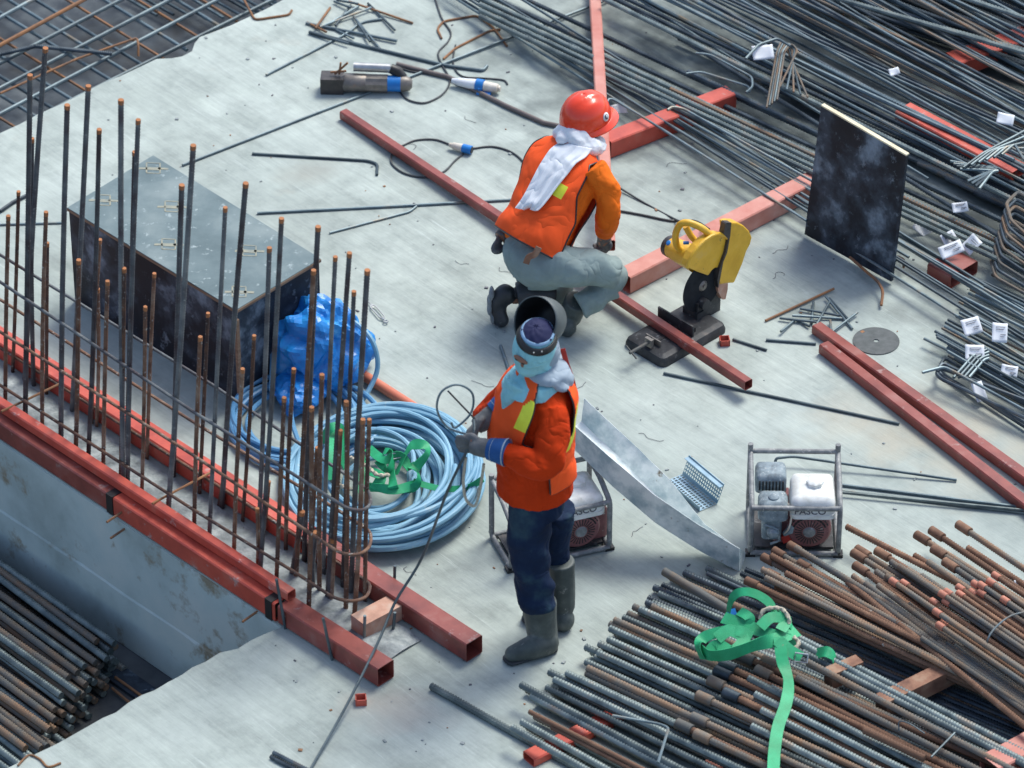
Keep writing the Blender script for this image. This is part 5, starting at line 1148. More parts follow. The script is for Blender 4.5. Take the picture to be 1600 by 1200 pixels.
harness('green webbing harness heaped in the middle of the blue hose coil',
  [([(503, 690, .12), (515, 670, .2), (530, 668, .2), (537, 690, .14), (535, 730, .1)], [LFN, UPN, UPN, RTN, RTN], .045),
   ([(525, 675, .15), (518, 710, .18), (515, 750, .12)], [FRN, UPN, UPN], .05), ([(560, 680, .14), (565, 720, .16), (560, 770, .12)], [LFN, FRN, FRN], .045),
   ([(575, 700, .12), (600, 718, .17), (625, 712, .2), (640, 735, .15)], [UPN, UPN, FRN, RTN], .045), ([(600, 705, .18), (615, 708, .2), (608, 735, .16), (590, 720, .14)], [UPN, RTN, FRN, UPN], .035),
   ([(618, 742, .14), (640, 700, .22), (660, 695, .24), (668, 708, .22), (650, 730, .18)], [LFN, LFN, UPN, RTN, FRN], .05), ([(640, 725, .16), (655, 745, .16), (645, 762, .12), (620, 765, .1)], [UPN, RTN, FRN, FRN], .045),
   ([(560, 760, .1), (590, 762, .13), (620, 765, .13), (655, 755, .13)], [UPN, FRN, UPN, FRN], .045), ([(612, 738, .15), (614, 760, .15), (618, 765, .1)], [FRN, FRN, FRN], .045), ([(575, 735, .1), (595, 745, .16), (585, 765, .12)], [UPN, UPN, FRN], .05),
   ([(645, 752, .13), (680, 762, .12), (710, 764, .12), (735, 760, .15), (755, 748, .2)], [UPN, UPN, UPN, FRN, UPN], .03)],
  [[(548, 715, .14), (560, 722, .17), (575, 730, .18), (590, 742, .18), (608, 742, .16)], [(500, 735, .08), (515, 748, .1), (535, 760, .1), (560, 768, .08)]],
  [(620, 712, .2, .018, .012, .4)], G(590, 750))
harness('green webbing harness tangled on top of the lower right bars, one strap hanging down',
  [([(1098, 1030, .2), (1090, 1010, .25), (1098, 998, .26), (1115, 990, .28), (1150, 985, .3), (1175, 995, .28)], [LFN, LFN, UPN, UPN, UPN, UPN], .05),
   ([(1136, 985, .2), (1140, 945, .3), (1152, 927, .36), (1175, 926, .38), (1200, 940, .36), (1212, 960, .32)], [LFN, LFN, UPN, UPN, UPN, RTN], .04),
   ([(1212, 955, .3), (1228, 965, .3), (1240, 990, .24), (1238, 1010, .2)], [RTN, RTN, RTN, FRN], .035),
   ([(1130, 965, .27), (1160, 975, .28), (1200, 990, .28), (1235, 1000, .25)], [UPN, UPN, UPN, UPN], .055),
   ([(1092, 1014, .22), (1110, 1024, .24), (1140, 1022, .27), (1180, 1008, .28), (1215, 998, .28), (1245, 985, .25)], [LFN, FRN, FRN, FRN, UPN, UPN], .06),
   ([(1120, 998, .28), (1140, 985, .3), (1162, 998, .28), (1145, 1018, .26), (1122, 1008, .26), (1110, 1018, .24)], [UPN, UPN, UPN, UPN, UPN, UPN], .055),
   ([(1188, 980, .31), (1205, 965, .33), (1228, 968, .31), (1220, 985, .3)], [UPN, UPN, UPN, UPN], .05),
   ([(1218, 995, .29), (1222, 1030, .26), (1232, 1065, .23), (1228, 1100, .22), (1216, 1135, .21), (1210, 1175, .2), (1208, 1215, .2)], [FRN, FRN, UPN+Vector((.5, 0, 0)), UPN, UPN, UPN, UPN], .052),
   ([(1215, 1000, .29), (1232, 1015, .27), (1252, 1028, .24)], [UPN, UPN, UPN], .055), ([(1275, 1022, .16), (1290, 1018, .2), (1302, 1026, .18), (1302, 1040, .14), (1288, 1042, .12)], [UPN, UPN, RTN, RTN, FRN], .05),
   ([(1155, 955, .3), (1165, 960, .31), (1172, 968, .3), (1160, 975, .28)], [UPN, UPN, UPN, UPN], .045)],
  [[(1188, 968, .31), (1192, 955, .34), (1205, 950, .35), (1222, 952, .34), (1232, 965, .32), (1233, 975, .3)], [(1240, 995, .26), (1248, 1005, .25), (1240, 1015, .24)]],
  [(1252, 1028, .25, .028, .018, -.3)], G(1180, 1010))
mb = ribbon([G(1133, 975, .25), G(1138, 960, .27), G(1150, 955, .28)], .03, [LFN]); single('blue_strap', mb, M['blue'], 'short blue strap sticking out of the green harness on the bars', 'strap')

# loose bits on the slab: chips, crumbs, snips of wire (nobody could count them)
rb_ = random.Random(77); mb = MB()
for k in range(420):
    x, y = rb_.uniform(120, 1600), rb_.uniform(20, 1200)
    if y > 975+.5*(x-1000)*0 and x < 430: continue
    if x < 600 and 250+.62*x < y < 720+.66*x: continue
    if x < 455 and 560 < y < 1235-.53*x: continue
    c = G(x, y, .002); s_ = rb_.choice([.003, .004, .004, .006, .009]); a = rb_.uniform(0, 6.28); u = Vector((math.cos(a), math.sin(a), 0)); v = Vector((-u.y, u.x, 0))
    mb.box(c, u*s_, v*s_*rb_.uniform(.4, .9), Vector((0, 0, s_*.4)), rb_.choice([0, 0, 1, 2]))
for k in range(26):
    x, y = rb_.uniform(420, 1500), rb_.uniform(150, 1180)
    if x < 620 and y < 1000 and y > 420: continue
    c = G(x, y, .003); a = rb_.uniform(0, 6.28); P = [c]
    for j in range(5): a += rb_.uniform(-1.2, 1.2); P.append(P[-1]+Vector((math.cos(a), math.sin(a), 0))*rb_.uniform(.01, .035))
    mb.tube(catmull(P, 3), .0012, 4, mi=1)
o = build('debris', mb, [M['rough_concrete'], M['ink'], M['rod_rust']], smooth=False, org=Vector((0, 0, 0))); o['kind'] = 'stuff'
# ================================================================== people
def interp(R, n):
    """R: list of (centre, axisA, axisB) -> n-times denser with Catmull-Rom"""
    C_ = catmull([r[0] for r in R], n); A_ = catmull([r[1] for r in R], n); B_ = catmull([r[2] for r in R], n)
    return list(zip(C_, A_, B_))
def shell(R, seg, keep, n=5, mfn=None, wr=.004, wsc=9, seed=0):
    """open garment shell from rings; keep(theta_deg, v in 0..1) selects faces; returns MB and boundary loops"""
    RR_ = interp(R, n); N_ = len(RR_); vs = []
    for i, (c, a, b) in enumerate(RR_):
        for k in range(seg):
            th = 2*math.pi*k/seg; p = c+a*math.cos(th)+b*math.sin(th)
            d = (p-c).normalized(); p = p+d*(wr*noise.noise(p*wsc+Vector((seed, 0, 0)))*2+wr*.8*noise.noise(p*wsc*2.3))
            vs.append(p)
    fs, ms = [], []
    for i in range(N_-1):
        for k in range(seg):
            th = (360*(k+.5)/seg+180) % 360-180; v = (i+.5)/(N_-1)
            if keep(th, v): fs.append([i*seg+k, i*seg+(k+1) % seg, (i+1)*seg+(k+1) % seg, (i+1)*seg+k]); ms.append(mfn(th, v) if mfn else 0)
    mb = MB(); mb.v = vs; mb.f = fs; mb.m = ms
    E = {}
    for f in fs:
        for j in range(len(f)):
            e = tuple(sorted((f[j], f[(j+1) % len(f)]))); E[e] = E.get(e, 0)+1
    adj = {}
    for (a, b), c in E.items():
        if c == 1: adj.setdefault(a, []).append(b); adj.setdefault(b, []).append(a)
    loops = []; seen = set()
    for s in adj:
        if s in seen: continue
        lp = [s]; seen.add(s); cur = s
        while True:
            nx = [x for x in adj[cur] if x not in seen]
            if not nx: break
            cur = nx[0]; seen.add(cur); lp.append(cur)
        if len(lp) > 6: loops.append([vs[i] for i in lp]+[vs[lp[0]]])
    used = sorted({i for f in fs for i in f}); mp = {o: n_ for n_, o in enumerate(used)}
    mb.v = [vs[i] for i in used]; mb.f = [[mp[i] for i in f] for f in fs]
    return mb, loops
def smooth_loop(lp, it=3):
    P = lp[:-1]; n = len(P)
    for _ in range(it): P = [(P[i-1]+P[i]*2+P[(i+1) % n])/4 for i in range(n)]
    return P+[P[0]]
def folds(a=.06, f1=.9, f2=.55, ph=0, seg=20):
    def fn(i, k):
        u = 2*math.pi*k/seg
        return 1+a*(1-abs(math.sin(i*f1*.5+math.sin(u+ph)*1.6+ph))*2)*.6+a*.5*math.sin(i*f2*2.1+2*u+ph*3)
    return fn
def finger(mb, pts, r): mb.tube(catmull(pts, 3), r, 8); mb.ell(pts[-1], (r, 0, 0), (0, r, 0), (0, 0, r), 8, 6)
def hand(mb, wrist, palm, fdir, side, curl, r=.0095, L_=.08, thumb=1):
    """closed working hand: wrist -> palm centre, fingers start along fdir and curl towards 'curl'"""
    mb.tube([wrist, (wrist+palm)/2, palm+fdir*.015], [.028, .034, .036], 12)
    mb.ell(palm, fdir*.046, side*.044, curl*.022, 14, 10)
    for k, ln in enumerate((.92, 1.0, .95, .78)):
        b = palm+fdir*.034+side*(.031-.0205*k)
        l = L_*ln*.42
        p1 = b+fdir*l*.9+curl*l*.25; p2 = p1+fdir*l*.1+curl*l*.8; p3 = p2-fdir*l*.6+curl*l*.25
        finger(mb, [b-fdir*.01, p1, p2, p3], r*(1, 1.03, 1, .88)[k])
    tb = palm-fdir*.015+side*.036*thumb
    finger(mb, [tb, tb+side*thumb*.016+fdir*.022+curl*.012, tb+side*thumb*.006+fdir*.045+curl*.032, tb-side*thumb*.006+fdir*.052+curl*.046], r*1.12)
def boot(name, shaft, foot, parent, mat, r=(.075, .068), fr=(.060, .056, .052, .040), sole=M['sole'], solez=None):
    mb = MB(); n = len(shaft)
    mb.tube(catmull(shaft, 4), [r[0]+(r[1]-r[0])*min(1, i/(4*(n-1))) for i in range(4*(n-1)+1)], 18)
    P = catmull(foot, 4); R_ = [fr[0]]
    m = len(P)
    for i, p in enumerate(P):
        t = i/(m-1)*(len(fr)-1); j = min(int(t), len(fr)-2); rr = fr[j]+(fr[j+1]-fr[j])*(t-j)
        d = (P[min(i+1, m-1)]-P[max(i-1, 0)]).normalized(); s = d.cross(Z).normalized() if abs(d.z) < .9 else Vector((0, 1, 0)); u = s.cross(d)
        mb.ell(p, d*rr*.9, s*rr*.88, u*rr, 16, 10)
    o = build(name, mb, mat, parent); fuse(o, .006, 6, .003, .05)
    return o
# ------------------------------------------------------------ standing worker
PB = G(843, 992); f = Vector((-.94, -.34, 0)).normalized(); l = Vector((-f.y, f.x, 0))*-1
l = Vector((.34, -.94, 0)).normalized()
def Ls(a, b, z): return PB+f*a+l*b+Z*z
def Sx(px, py, dy): return V(px, py, PB.y+dy)
per = thing('person', 'standing worker in orange vest, teal face cloth and raised welding mask, holding a thin rod', 'person', PB)
torso = [(.815, .025, .164, .170), (.85, .025, .164, .171), (.92, .03, .160, .170), (1.02, .035, .160, .168), (1.14, .035, .158, .176), (1.25, .015, .148, .182), (1.34, .0, .120, .176), (1.40, -.005, .085, .12), (1.44, 0, .065, .075)]
def tor(k, off=0, z0=0, sc=1): return [(Ls(t[1]+off, 0, t[0]), f*t[2]*k*sc, l*t[3]*k) for t in torso]
# joints
shL = Ls(-.005, .145, 1.305); elL = Sx(849, 730, -.27); wrL = Sx(772, 703, -.235)
shR = Ls(.0, -.145, 1.305); elR = Ls(.17, -.235, 1.07); wrR = Sx(778, 640, .02)
paL = Sx(742, 697, -.20); paR = Sx(748, 664, -.02)
YL = G(850, 1012).y; YR = G(876, 975).y
# body: one continuous skin surface inside the clothes
hc = Sx(835, 541, -.03); g = Vector((-.46, -.85, -.20)).normalized(); gs_ = g.cross(Z).normalized(); gu = gs_.cross(g).normalized()
if gu.z < 0: gu = -gu
_r = Matrix.Rotation(math.radians(9), 3, g); gu = _r @ gu; gs_ = _r @ gs_
if gu.x < 0: _r = Matrix.Rotation(math.radians(-18), 3, g); gu = _r @ gu; gs_ = _r @ gs_
mb = MB()
mb.rings([(c, a*.86, b*.86) for c, a, b in interp(tor(1), 3)], 20)
mb.tube([Ls(0, 0, 1.38), Ls(.0, 0, 1.47), hc-gu*.07], [.062, .055, .055], 14)
mb.ell(hc, g*.098, gs_*.076, gu*.118, 20, 16); mb.ell(hc+g*.04-gu*.06, g*.055, gs_*.05, gu*.05, 14, 10)
mb.ell(hc+g*.098-gu*.01, g*.018, gs_*.012, gu*.025, 10, 8)
for s in (-1, 1): mb.ell(hc+gs_*s*.078-gu*.005, g*.016, gs_*.01, gu*.03, 10, 8)
mb.tube([shL, elL, wrL], [.052, .043, .032], 12); mb.tube([shR, elR, wrR], [.052, .043, .032], 12)
hpL, knL, anL = Sx(828, 800, -.10), Sx(829, 882, -.12), V(845, 985, YL); hpR, knR, anR = Sx(866, 796, .10), Sx(868, 860, .10), V(878, 950, YR)
mb.tube([hpL, knL, anL], [.075, .048, .040], 12); mb.tube([hpR, knR, anR], [.07, .042, .036], 12)
mb.ell(Ls(.02, 0, .84), f*.12, l*.15, Z*.1, 16, 10)
hfd = (paL-wrL).normalized(); sdv = hfd.cross(Z).normalized(); cv = (sdv.cross(hfd)); cv = -cv if cv.z > 0 else cv
hand(mb, wrL, paL, hfd, -cv, Vector((-.2, .6, -.5)).normalized(), .008)
hfr = (paR-wrR).normalized(); hand(mb, wrR, paR, hfr, Vector((.2, -.3, .9)).normalized(), Vector((.1, -.8, -.4)).normalized(), .008)
b = build('body', mb, M['skin'], per); fuse(b, .006, 3)
# jeans
mb = MB(); YJ = PB.y
mb.rings([(Ls(.02, 0, .74), f*.11, l*.165), (Ls(.02, 0, .80), f*.125, l*.15), (Ls(.02, 0, .96), f*.115, l*.14)], 20)
lj = catmull([Sx(830, 780, -.085), Sx(826, 835, -.10), Sx(829, 880, -.12), Sx(836, 920, -.13), Sx(843, 948, -.14)], 5)
rj = [.092, .094, .096, .098, .098, .097, .096, .094, .092, .090, .086, .084, .082, .081, .081, .082, .083, .083, .084, .083, .080]
mb.tube(resample(lj, .0105), [1]*len(resample(lj, .0105)), 24, rad=lambda i, k, F=folds(.085, .42, .23, 1, 24), n=len(resample(lj, .0105)): rj[min(20, int(i/n*21))]*(1+(F(i, k)-1)*(.45+.9*(i/n)**2)))
mb.tube(catmull([Sx(868, 792, .09), Sx(864, 835, .10), Sx(866, 870, .11), Sx(875, 926, .09)], 5), [.088, .088, .088, .088, .086, .084, .08, .076, .073, .07, .068, .067, .067, .066, .066, .064], 20)
j = build('jeans', mb, M['jeans'], per); fuse(j, .007, 3, .020, .13)
# boots
boot('boot', [V(843, 940, YL), V(845, 968, YL), V(849, 1000, YL)], [G(854, 1004, .05), G(836, 1010, .055), G(818, 1016, .048), G(801, 1022, .040)], per, M['boot'], (.078, .066), (.062, .060, .050, .040))
boot('boot', [V(875, 876, YR), V(877, 915, YR), V(878, 950, YR)], [G(880, 968, .05), G(862, 966, .05), G(845, 962, .045), G(828, 960, .036)], per, M['boot'], (.066, .058), (.058, .054, .048, .038))
for pts in ([(862, 1012), (836, 1017), (818, 1023), (797, 1031)], [(886, 972), (862, 972), (845, 968), (825, 965)]):
    mb = MB(); P = catmull([G(x, y, .012) for x, y in pts], 4)
    for i, p in enumerate(P):
        d = (P[min(i+1, len(P)-1)]-P[max(i-1, 0)]).normalized(); s = Vector((-d.y, d.x, 0)); w_ = .042+.012*math.sin(i/len(P)*3.1); mb.ell(p+Z*0, d*.03, s*w_, Z*.013, 14, 6)
    o = build('sole', mb, M['boot_black'], per); fuse(o, .006, 3)
# shirt
mb = MB()
mb.rings(interp(tor(1.0)[:8], 3), 24)
arm = catmull([shL+Vector((-.01, .02, .015)), shL+(elL-shL)*.35+Vector((.012, 0, 0)), elL, elL+(wrL-elL)*.5, wrL+(wrL-elL)*.05], 5)
ra = [.070, .072, .074, .075, .076, .076, .076, .075, .073, .070, .067, .065, .064, .062, .060, .057, .054, .051, .048, .046, .045]
mb.tube(resample(arm, .010), [1]*len(resample(arm, .010)), 24, rad=lambda i, k, F=folds(.085, .5, .3, 2, 24), n=len(resample(arm, .010)): ra[min(20, int(i/n*21))]*(1+(F(i, k)-1)*(.3+1.1*math.exp(-((i/n-.5)/.2)**2))))
mb.tube(catmull([shR, shR+(elR-shR)*.4, elR, wrR], 5), [.078, .076, .074, .072, .07, .068, .066, .064, .062, .06, .058, .056, .054, .052, .05, .048], 16)
s_ = build('shirt', mb, M['shirt'], per); fuse(s_, .007, 3, .016, .12)
# vest
def keep(th, v):
    z = v
    if th > 0: side = abs(th-90)
    else: side = abs(th+90)
    if v > .93: return False
    if v > .34: w_ = 26*min(1, (v-.34)/.14)+7
    else: w_ = 7 if v > .2 else 4
    if v > .42: w_ = max(w_, 40)
    if v > .70: w_ = 42-(v-.70)*70
    if v > .84: w_ = 0 if v > .865 else 24*(.865-v)/.025
    if side < w_: return False
    if abs(th) < 92 and v < .30+.0012*abs(th): return False
    if abs(th) < 25*(v-.78)/.15: return False     # V neck
    return True
vt = [(.91, .03, .174, .182), (.97, .033, .177, .187), (1.05, .038, .179, .192), (1.15, .04, .182, .205), (1.26, .02, .170, .218), (1.345, .003, .145, .214), (1.41, -.003, .108, .155), (1.45, .0, .078, .085), (1.475, .0, .072, .07)]
def mf(th, v):
    if .50 < v < .70 and 34 < th < 62 and ((v-.50)*170-(th-34)) > -22 and ((v-.5)*170-(th-34)) < 26: return 1
    if .33 < v < .60 and 120 < th < 150 and abs((v-.33)*110-(th-120)) < 11: return 1
    return 0
mb, loops = shell([(Ls(t[1], 0, t[0]), f*t[2], l*t[3]) for t in vt], 120, keep, 8, mf, .006, 8)
vo = build('vest', mb, [M['vest'], M['yel_band']], per); mod(vo, 'SMOOTH', iterations=2, factor=.5); mod(vo, 'SOLIDIFY', thickness=.004, offset=1)
mb = MB()
for lp in loops: mb.tube(smooth_loop(lp, 4), .0042, 6, cap=False)
build('piping', mb, M['black'], vo)
# gloves: leather hand and blue cuff
for (wr, pa, fd, sd, cl, th) in ((wrL, paL, hfd, -cv, Vector((-.2, .6, -.5)).normalized(), 1), (wrR, paR, hfr, Vector((.2, -.3, .9)).normalized(), Vector((.1, -.8, -.4)).normalized(), 1)):
    mb = MB(); hand(mb, wr, pa, fd, sd, cl, .0125, .085, th); mb.tube([wr, (wr+pa)/2, pa], [.040, .042, .040], 14)
    go = build('glove', mb, M['glove'], per); fuse(go, .0045, 2, .004, .03)
    mb = MB(); d = (wr-pa).normalized(); a = wr-d*.022; mb.tube([a, a+d*.03, a+d*.075, a+d*.078], [.047, .052, .059, .056], 20)
    build('cuff', mb, M['glove_blue'], go, angle=50)
    mb = MB(); mb.tube([a+d*.076, a+d*.082], [.061, .061], 20, cap=False); mb.tube([a+d*.02, a+d*.022], [.0515, .0515], 20, cap=False); build('cuff_hem', mb, M['palecloth'], go)
# face cloth (balaclava with bib), cap, goggles band
def fade(nrm): return nrm
mb = MB()
mb.ell(hc-gu*.004, g*.110, gs_*.089, gu*.126, 32, 24)
mb.ell(hc+g*.045-gu*.065, g*.062, gs_*.060, gu*.058, 20, 14)
mb.rings([(hc-gu*.06, g*.085, gs_*.08), (hc-gu*.13-g*.02, g*.085, gs_*.09), (Ls(.02, 0, 1.42), f*.105, l*.12), (Ls(.035, 0, 1.37), f*.135, l*.14)], 24)
mb.tube([Ls(.11, .02, 1.42), Ls(.15, .02, 1.34), Ls(.17, .02, 1.28)], [.06, .04, .012], 12)
fc = build('face_cloth', mb, M['teal'], per); fuse(fc, .005, 4, .003, .09)
def onhead(th, ph, off): return hc+(g*math.cos(th)*(.110+off)+gs_*math.sin(th)*(.089+off))*math.cos(ph)+gu*(.126+off)*math.sin(ph)
def headring(ph0, half, off, tilt, name, mat, th_=.004, par=None, wob=0):
    mb = MB(); vs = []; n = 48
    for k in range(n):
        t = 2*math.pi*k/n; pc = ph0+tilt*math.sin(t)-.10*(1-math.cos(t))
        for j in range(4): vs.append(onhead(t, pc+half*(j/1.5-1), off+wob*math.sin(t*5+j)))
    mb.add(vs, [[k*4+j, ((k+1) % n)*4+j, ((k+1) % n)*4+j+1, k*4+j+1] for k in range(n) for j in range(3)])
    o = build(name, mb, mat, par or per); mod(o, 'SOLIDIFY', thickness=th_, offset=1); return o
R_ = math.radians
e_ = onhead(R_(6), R_(9), .001)
mb = MB(); tl_ = (gs_*.97+gu*.25).normalized(); tu_ = g.cross(tl_); mb.ell(e_, g*.012, tl_*.034, tu_*.014, 20, 12); build('eye_opening', mb, M['skin'], fc)
mb = MB(); mb.ell(e_-tl_*.016+g*.008+tu_*.002, g*.005, tl_*.010, tu_*.005, 10, 8); mb.ell(e_+tl_*.014+g*.008+tu_*.002, g*.005, tl_*.010, tu_*.005, 10, 8); build('eyes', mb, M['hair'], fc)
headring(R_(38), R_(7.5), .006, R_(9), 'goggle_band', M['black'], .005)
# cap: crown of the same head
mb = MB(); vs = []; n = 40; m_ = 10
for jn in range(m_+1):
    for k in range(n):
        t = 2*math.pi*k/n; p0_ = R_(56)+R_(5)*math.sin(t)-.22*(1-math.cos(t)); vs.append(onhead(t, p0_+(math.pi/2-p0_)*jn/m_, .006+.002*math.sin(t*7)*math.cos(jn)))
mb.add(vs, [[j_*n+k, j_*n+(k+1) % n, (j_+1)*n+(k+1) % n, (j_+1)*n+k] for j_ in range(m_) for k in range(n)]); build('cap', mb, M['navy'], per)
headring(R_(52), R_(3.5), .007, R_(6), 'headband', M['lightblue'], .005)
mb = MB()
for t, p_ in ((R_(-28), R_(33)), (R_(-50), R_(32))): mb.ell(onhead(t, p_, .012), (.004, 0, 0), (0, .004, 0), (0, 0, .004), 8, 6)
build('rivets', mb, M['steel'], per)
# grey hood cloth at the back of the neck and the red strap
mb = MB(); mb.rings([(hc-g*.035-gu*.0, g*.080, gs_*.090), (hc-g*.04-gu*.08, g*.09, gs_*.10), (Ls(-.02, .01, 1.46), f*.098, l*.108), (Ls(-.025, .01, 1.43), f*.105, l*.115)], 28); mb.ell(Sx(884, 590, -.02), (.035, 0, -.02), (0, .05, 0), (.01, 0, .035), 14, 10); mb.ell(Sx(876, 604, -.08), (.04, 0, -.01), (0, .03, 0), (0, 0, .02), 14, 10)
ho = build('neck_cloth', mb, M['palecloth'], per); fuse(ho, .007, 4, .014, .10, .003)
mb = ribbon([Sx(879, 545, .04), Sx(886, 570, .02), Sx(893, 590, 0), Sx(897, 607, -.01)], .022, [Vector((0, -1, .2))]); build('red_strap', mb, M['red_strap'], per)
# flipped-up welding mask: a deep open bowl
mc = Sx(840, 500, .03); ax = Vector((-.50, -.72, .48)).normalized(); sx_ = ax.cross(Z).normalized(); ux_ = sx_.cross(ax); ux_ = ux_ if ux_.z > 0 else -ux_
mb = MB(); vs = []; nu, nv = 36, 14
for jn in range(nv+1):
    ph = (math.pi*.50)*jn/nv
    for i in range(nu):
        th = 2*math.pi*i/nu; k = math.cos(ph)**.45 if ph < 1.55 else 0
        low = 1.0 if math.sin(th) > 0 else 1.25
        vs.append(mc-ax*(math.sin(ph)*.155-.02)+sx_*(math.cos(th)*.098*k)+ux_*(math.sin(th)*.098*k*low))
mb.add(vs, [[j_*nu+i, j_*nu+(i+1) % nu, (j_+1)*nu+(i+1) % nu, (j_+1)*nu+i] for j_ in range(nv) for i in range(nu)])
wm = build('welding_mask', mb, M['mask_grey'], per); mod(wm, 'SOLIDIFY', thickness=.004, offset=1)
mb = MB(); vs = []
for jn in range(nv+1):
    ph = (math.pi*.50)*jn/nv
    for i in range(nu):
        th = 2*math.pi*i/nu; k = math.cos(ph)**.45 if ph < 1.55 else 0; low = 1.0 if math.sin(th) > 0 else 1.25
        vs.append(mc-ax*(math.sin(ph)*.147-.019)+sx_*(math.cos(th)*.093*k)+ux_*(math.sin(th)*.093*k*low))
mb.add(vs, [[j_*nu+i, j_*nu+(i+1) % nu, (j_+1)*nu+(i+1) % nu, (j_+1)*nu+i] for j_ in range(nv) for i in range(nu)])
build('mask_lining', mb, M['black'], wm)
# the rod and the cable in his hands
rt = Sx(740, 655, -.06); rb = G(487, 1198, .01); r1 = G(562, 1062, .115)
tA = paL+Vector((-.012, .0, .0)); mb = MB(); pr = [rt+Vector((.0, 0, .0)), tA+Vector((0, .02, .02)), Sx(700, 765, -.18), G(660, 870, .38), G(618, 940, .20), G(590, 1005, .128), G(540, 1105, .05), G(485, 1202, .012), G(470, 1230, .01)]
mb.tube(catmull(pr, 5), .0062, 8); single('steel_rod', mb, M['rod_grey'], 'long thin bent rod held by the standing worker, reaching the bottom edge', 'steel rod')
cable([Sx(735, 680, -.12), Sx(700, 668, -.1), Sx(683, 640, -.1), Sx(690, 612, -.08), Sx(715, 601, -.06), Sx(738, 615, -.06), Sx(736, 645, -.08), Sx(712, 668, -.1), Sx(705, 660, -.1)], .005, 'grey cable loop rising from the gloves of the standing worker', M['rod_grey'])
cable([Sx(700, 611, -.08), Sx(720, 632, -.07), Sx(742, 655, -.06)], .004, 'thin cable end crossing the loop above the gloves', M['cable'])
cable([Sx(728, 715, -.2), Sx(724, 750, -.2), Sx(728, 780, -.2), Sx(742, 790, -.2), Sx(750, 765, -.2), Sx(756, 725, -.22)], .0065, 'pale hose loop hanging under the gloves of the standing worker', M['rope'])
# ------------------------------------------------------------ kneeling worker
KB = G(835, 505); kf = Vector((.72, .69, 0)).normalized(); kr = Vector((kf.y, -kf.x, 0))
def Kx(px, py, dy): return V(px, py, KB.y+dy)
kp = thing('person', 'kneeling worker in red helmet and orange vest, white towel down his back', 'person', G(840, 500))
pel = Kx(838, 402, .02); wai = Kx(850, 358, .08); che = Kx(876, 295, .19); sho = Kx(893, 252, .26); nek = Kx(905, 225, .31); hd = Kx(917, 190, .36)
ups = (che-wai).normalized(); fwd = kr.cross(ups); fwd = fwd if fwd.dot(kf) > 0 else -fwd; fwd.normalize()
if True:
    T = [(Kx(833, 395, .03), .125, .185), (Kx(842, 368, .06), .13, .180), (Kx(858, 330, .12), .125, .182), (Kx(874, 293, .19), .125, .195), (Kx(887, 262, .235), .115, .200), (Kx(897, 240, .27), .085, .15), (Kx(904, 224, .30), .06, .075)]
def torK(k): return [(c, fwd*a*k, kr*b_*k) for c, a, b_ in T]
shr_ = Kx(938, 272, .10); elr_ = Kx(948, 335, .08); wrr_ = Kx(945, 362, .20); par_ = Kx(944, 376, .26)
shl_ = Kx(848, 245, .38); ell_ = Kx(830, 310, .34); wrl_ = Kx(800, 350, .20); pal_ = Kx(785, 368, .14)
kneeR = Kx(955, 432, -.02); hipR = Kx(868, 402, -.06); ankR = Kx(897, 480, -.02)
kneeL = Kx(872, 462, .10); hipL = Kx(822, 410, .10); ankL = Kx(800, 462, .05)
mb = MB(); mb.rings([(c, a*.84, b_*.84) for c, a, b_ in interp(torK(1), 3)], 20); mb.ell(pel, fwd*.11, kr*.15, ups*.11, 16, 10)
mb.tube([sho, nek, hd], [.06, .055, .055], 12); hg = Vector((.80, .56, -.18)).normalized(); hs = hg.cross(Z).normalized(); hu = hs.cross(hg); hu = hu if hu.z > 0 else -hu
hk = Kx(915, 196, .36); mb.ell(hk, hg*.096, hs*.076, hu*.115, 18, 14); mb.ell(hk+hg*.1-hu*.02, hg*.018, hs*.012, hu*.022, 8, 6)
for s in (-1, 1): mb.ell(hk+hs*s*.078, hg*.015, hs*.01, hu*.03, 8, 8)
mb.tube([shr_, elr_, wrr_], [.05, .042, .03], 12); mb.tube([shl_, ell_, wrl_], [.05, .042, .03], 12)
mb.tube([hipR, kneeR, ankR], [.08, .058, .042], 12); mb.tube([hipL, kneeL, ankL], [.08, .055, .042], 12)
hand(mb, wrr_, par_, (par_-wrr_).normalized(), Vector((.6, -.7, 0)).normalized(), Vector((-.6, .1, -.6)).normalized(), .008)
hand(mb, wrl_, pal_, (pal_-wrl_).normalized(), Vector((.5, .8, 0)).normalized(), Vector((.5, -.2, -.7)).normalized(), .008)
b = build('body', mb, M['skin'], kp); fuse(b, .006, 3)
# trousers
mb = MB(); mb.ell(pel+Vector((0, 0, .0)), fwd*.16, kr*.185, ups*.145, 22, 14); mb.ell(Kx(830, 418, .0), kr*.15, fwd*.14, Z*.085, 20, 12)
P = catmull([Kx(850, 410, -.05), Kx(888, 416, -.10), Kx(925, 418, -.08), Kx(956, 426, -.03)], 5); Q_ = resample(P, .011); mb.tube(Q_, [1]*len(Q_), 26, rad=lambda i, k, F=folds(.085, .42, .25, 4, 26), n=len(Q_): (.112-.034*(i/n))*F(i, k)); mb.ell(Kx(958, 433, -.02), (.070, 0, 0), (0, .078, 0), (0, 0, .074), 18, 12)
P = catmull([Kx(955, 446, -.03), Kx(930, 464, -.07), Kx(906, 478, -.10)], 5); Q_ = resample(P, .010); mb.tube(Q_, [1]*len(Q_), 26, rad=lambda i, k, F=folds(.09, .6, .3, 5, 26): .066*F(i, k))
P = catmull([Kx(835, 418, .08), Kx(858, 436, .11), Kx(872, 458, .12)], 5); mb.tube(P, [.12, .118, .115, .112, .108, .103, .098, .092, .088, .085, .08], 20)
P = catmull([Kx(872, 462, .12), Kx(850, 463, .09)], 5); mb.tube(P, [.075]*6, 18)
t_ = build('trousers', mb, M['trousers'], kp); fuse(t_, .006, 2, .022, .15)
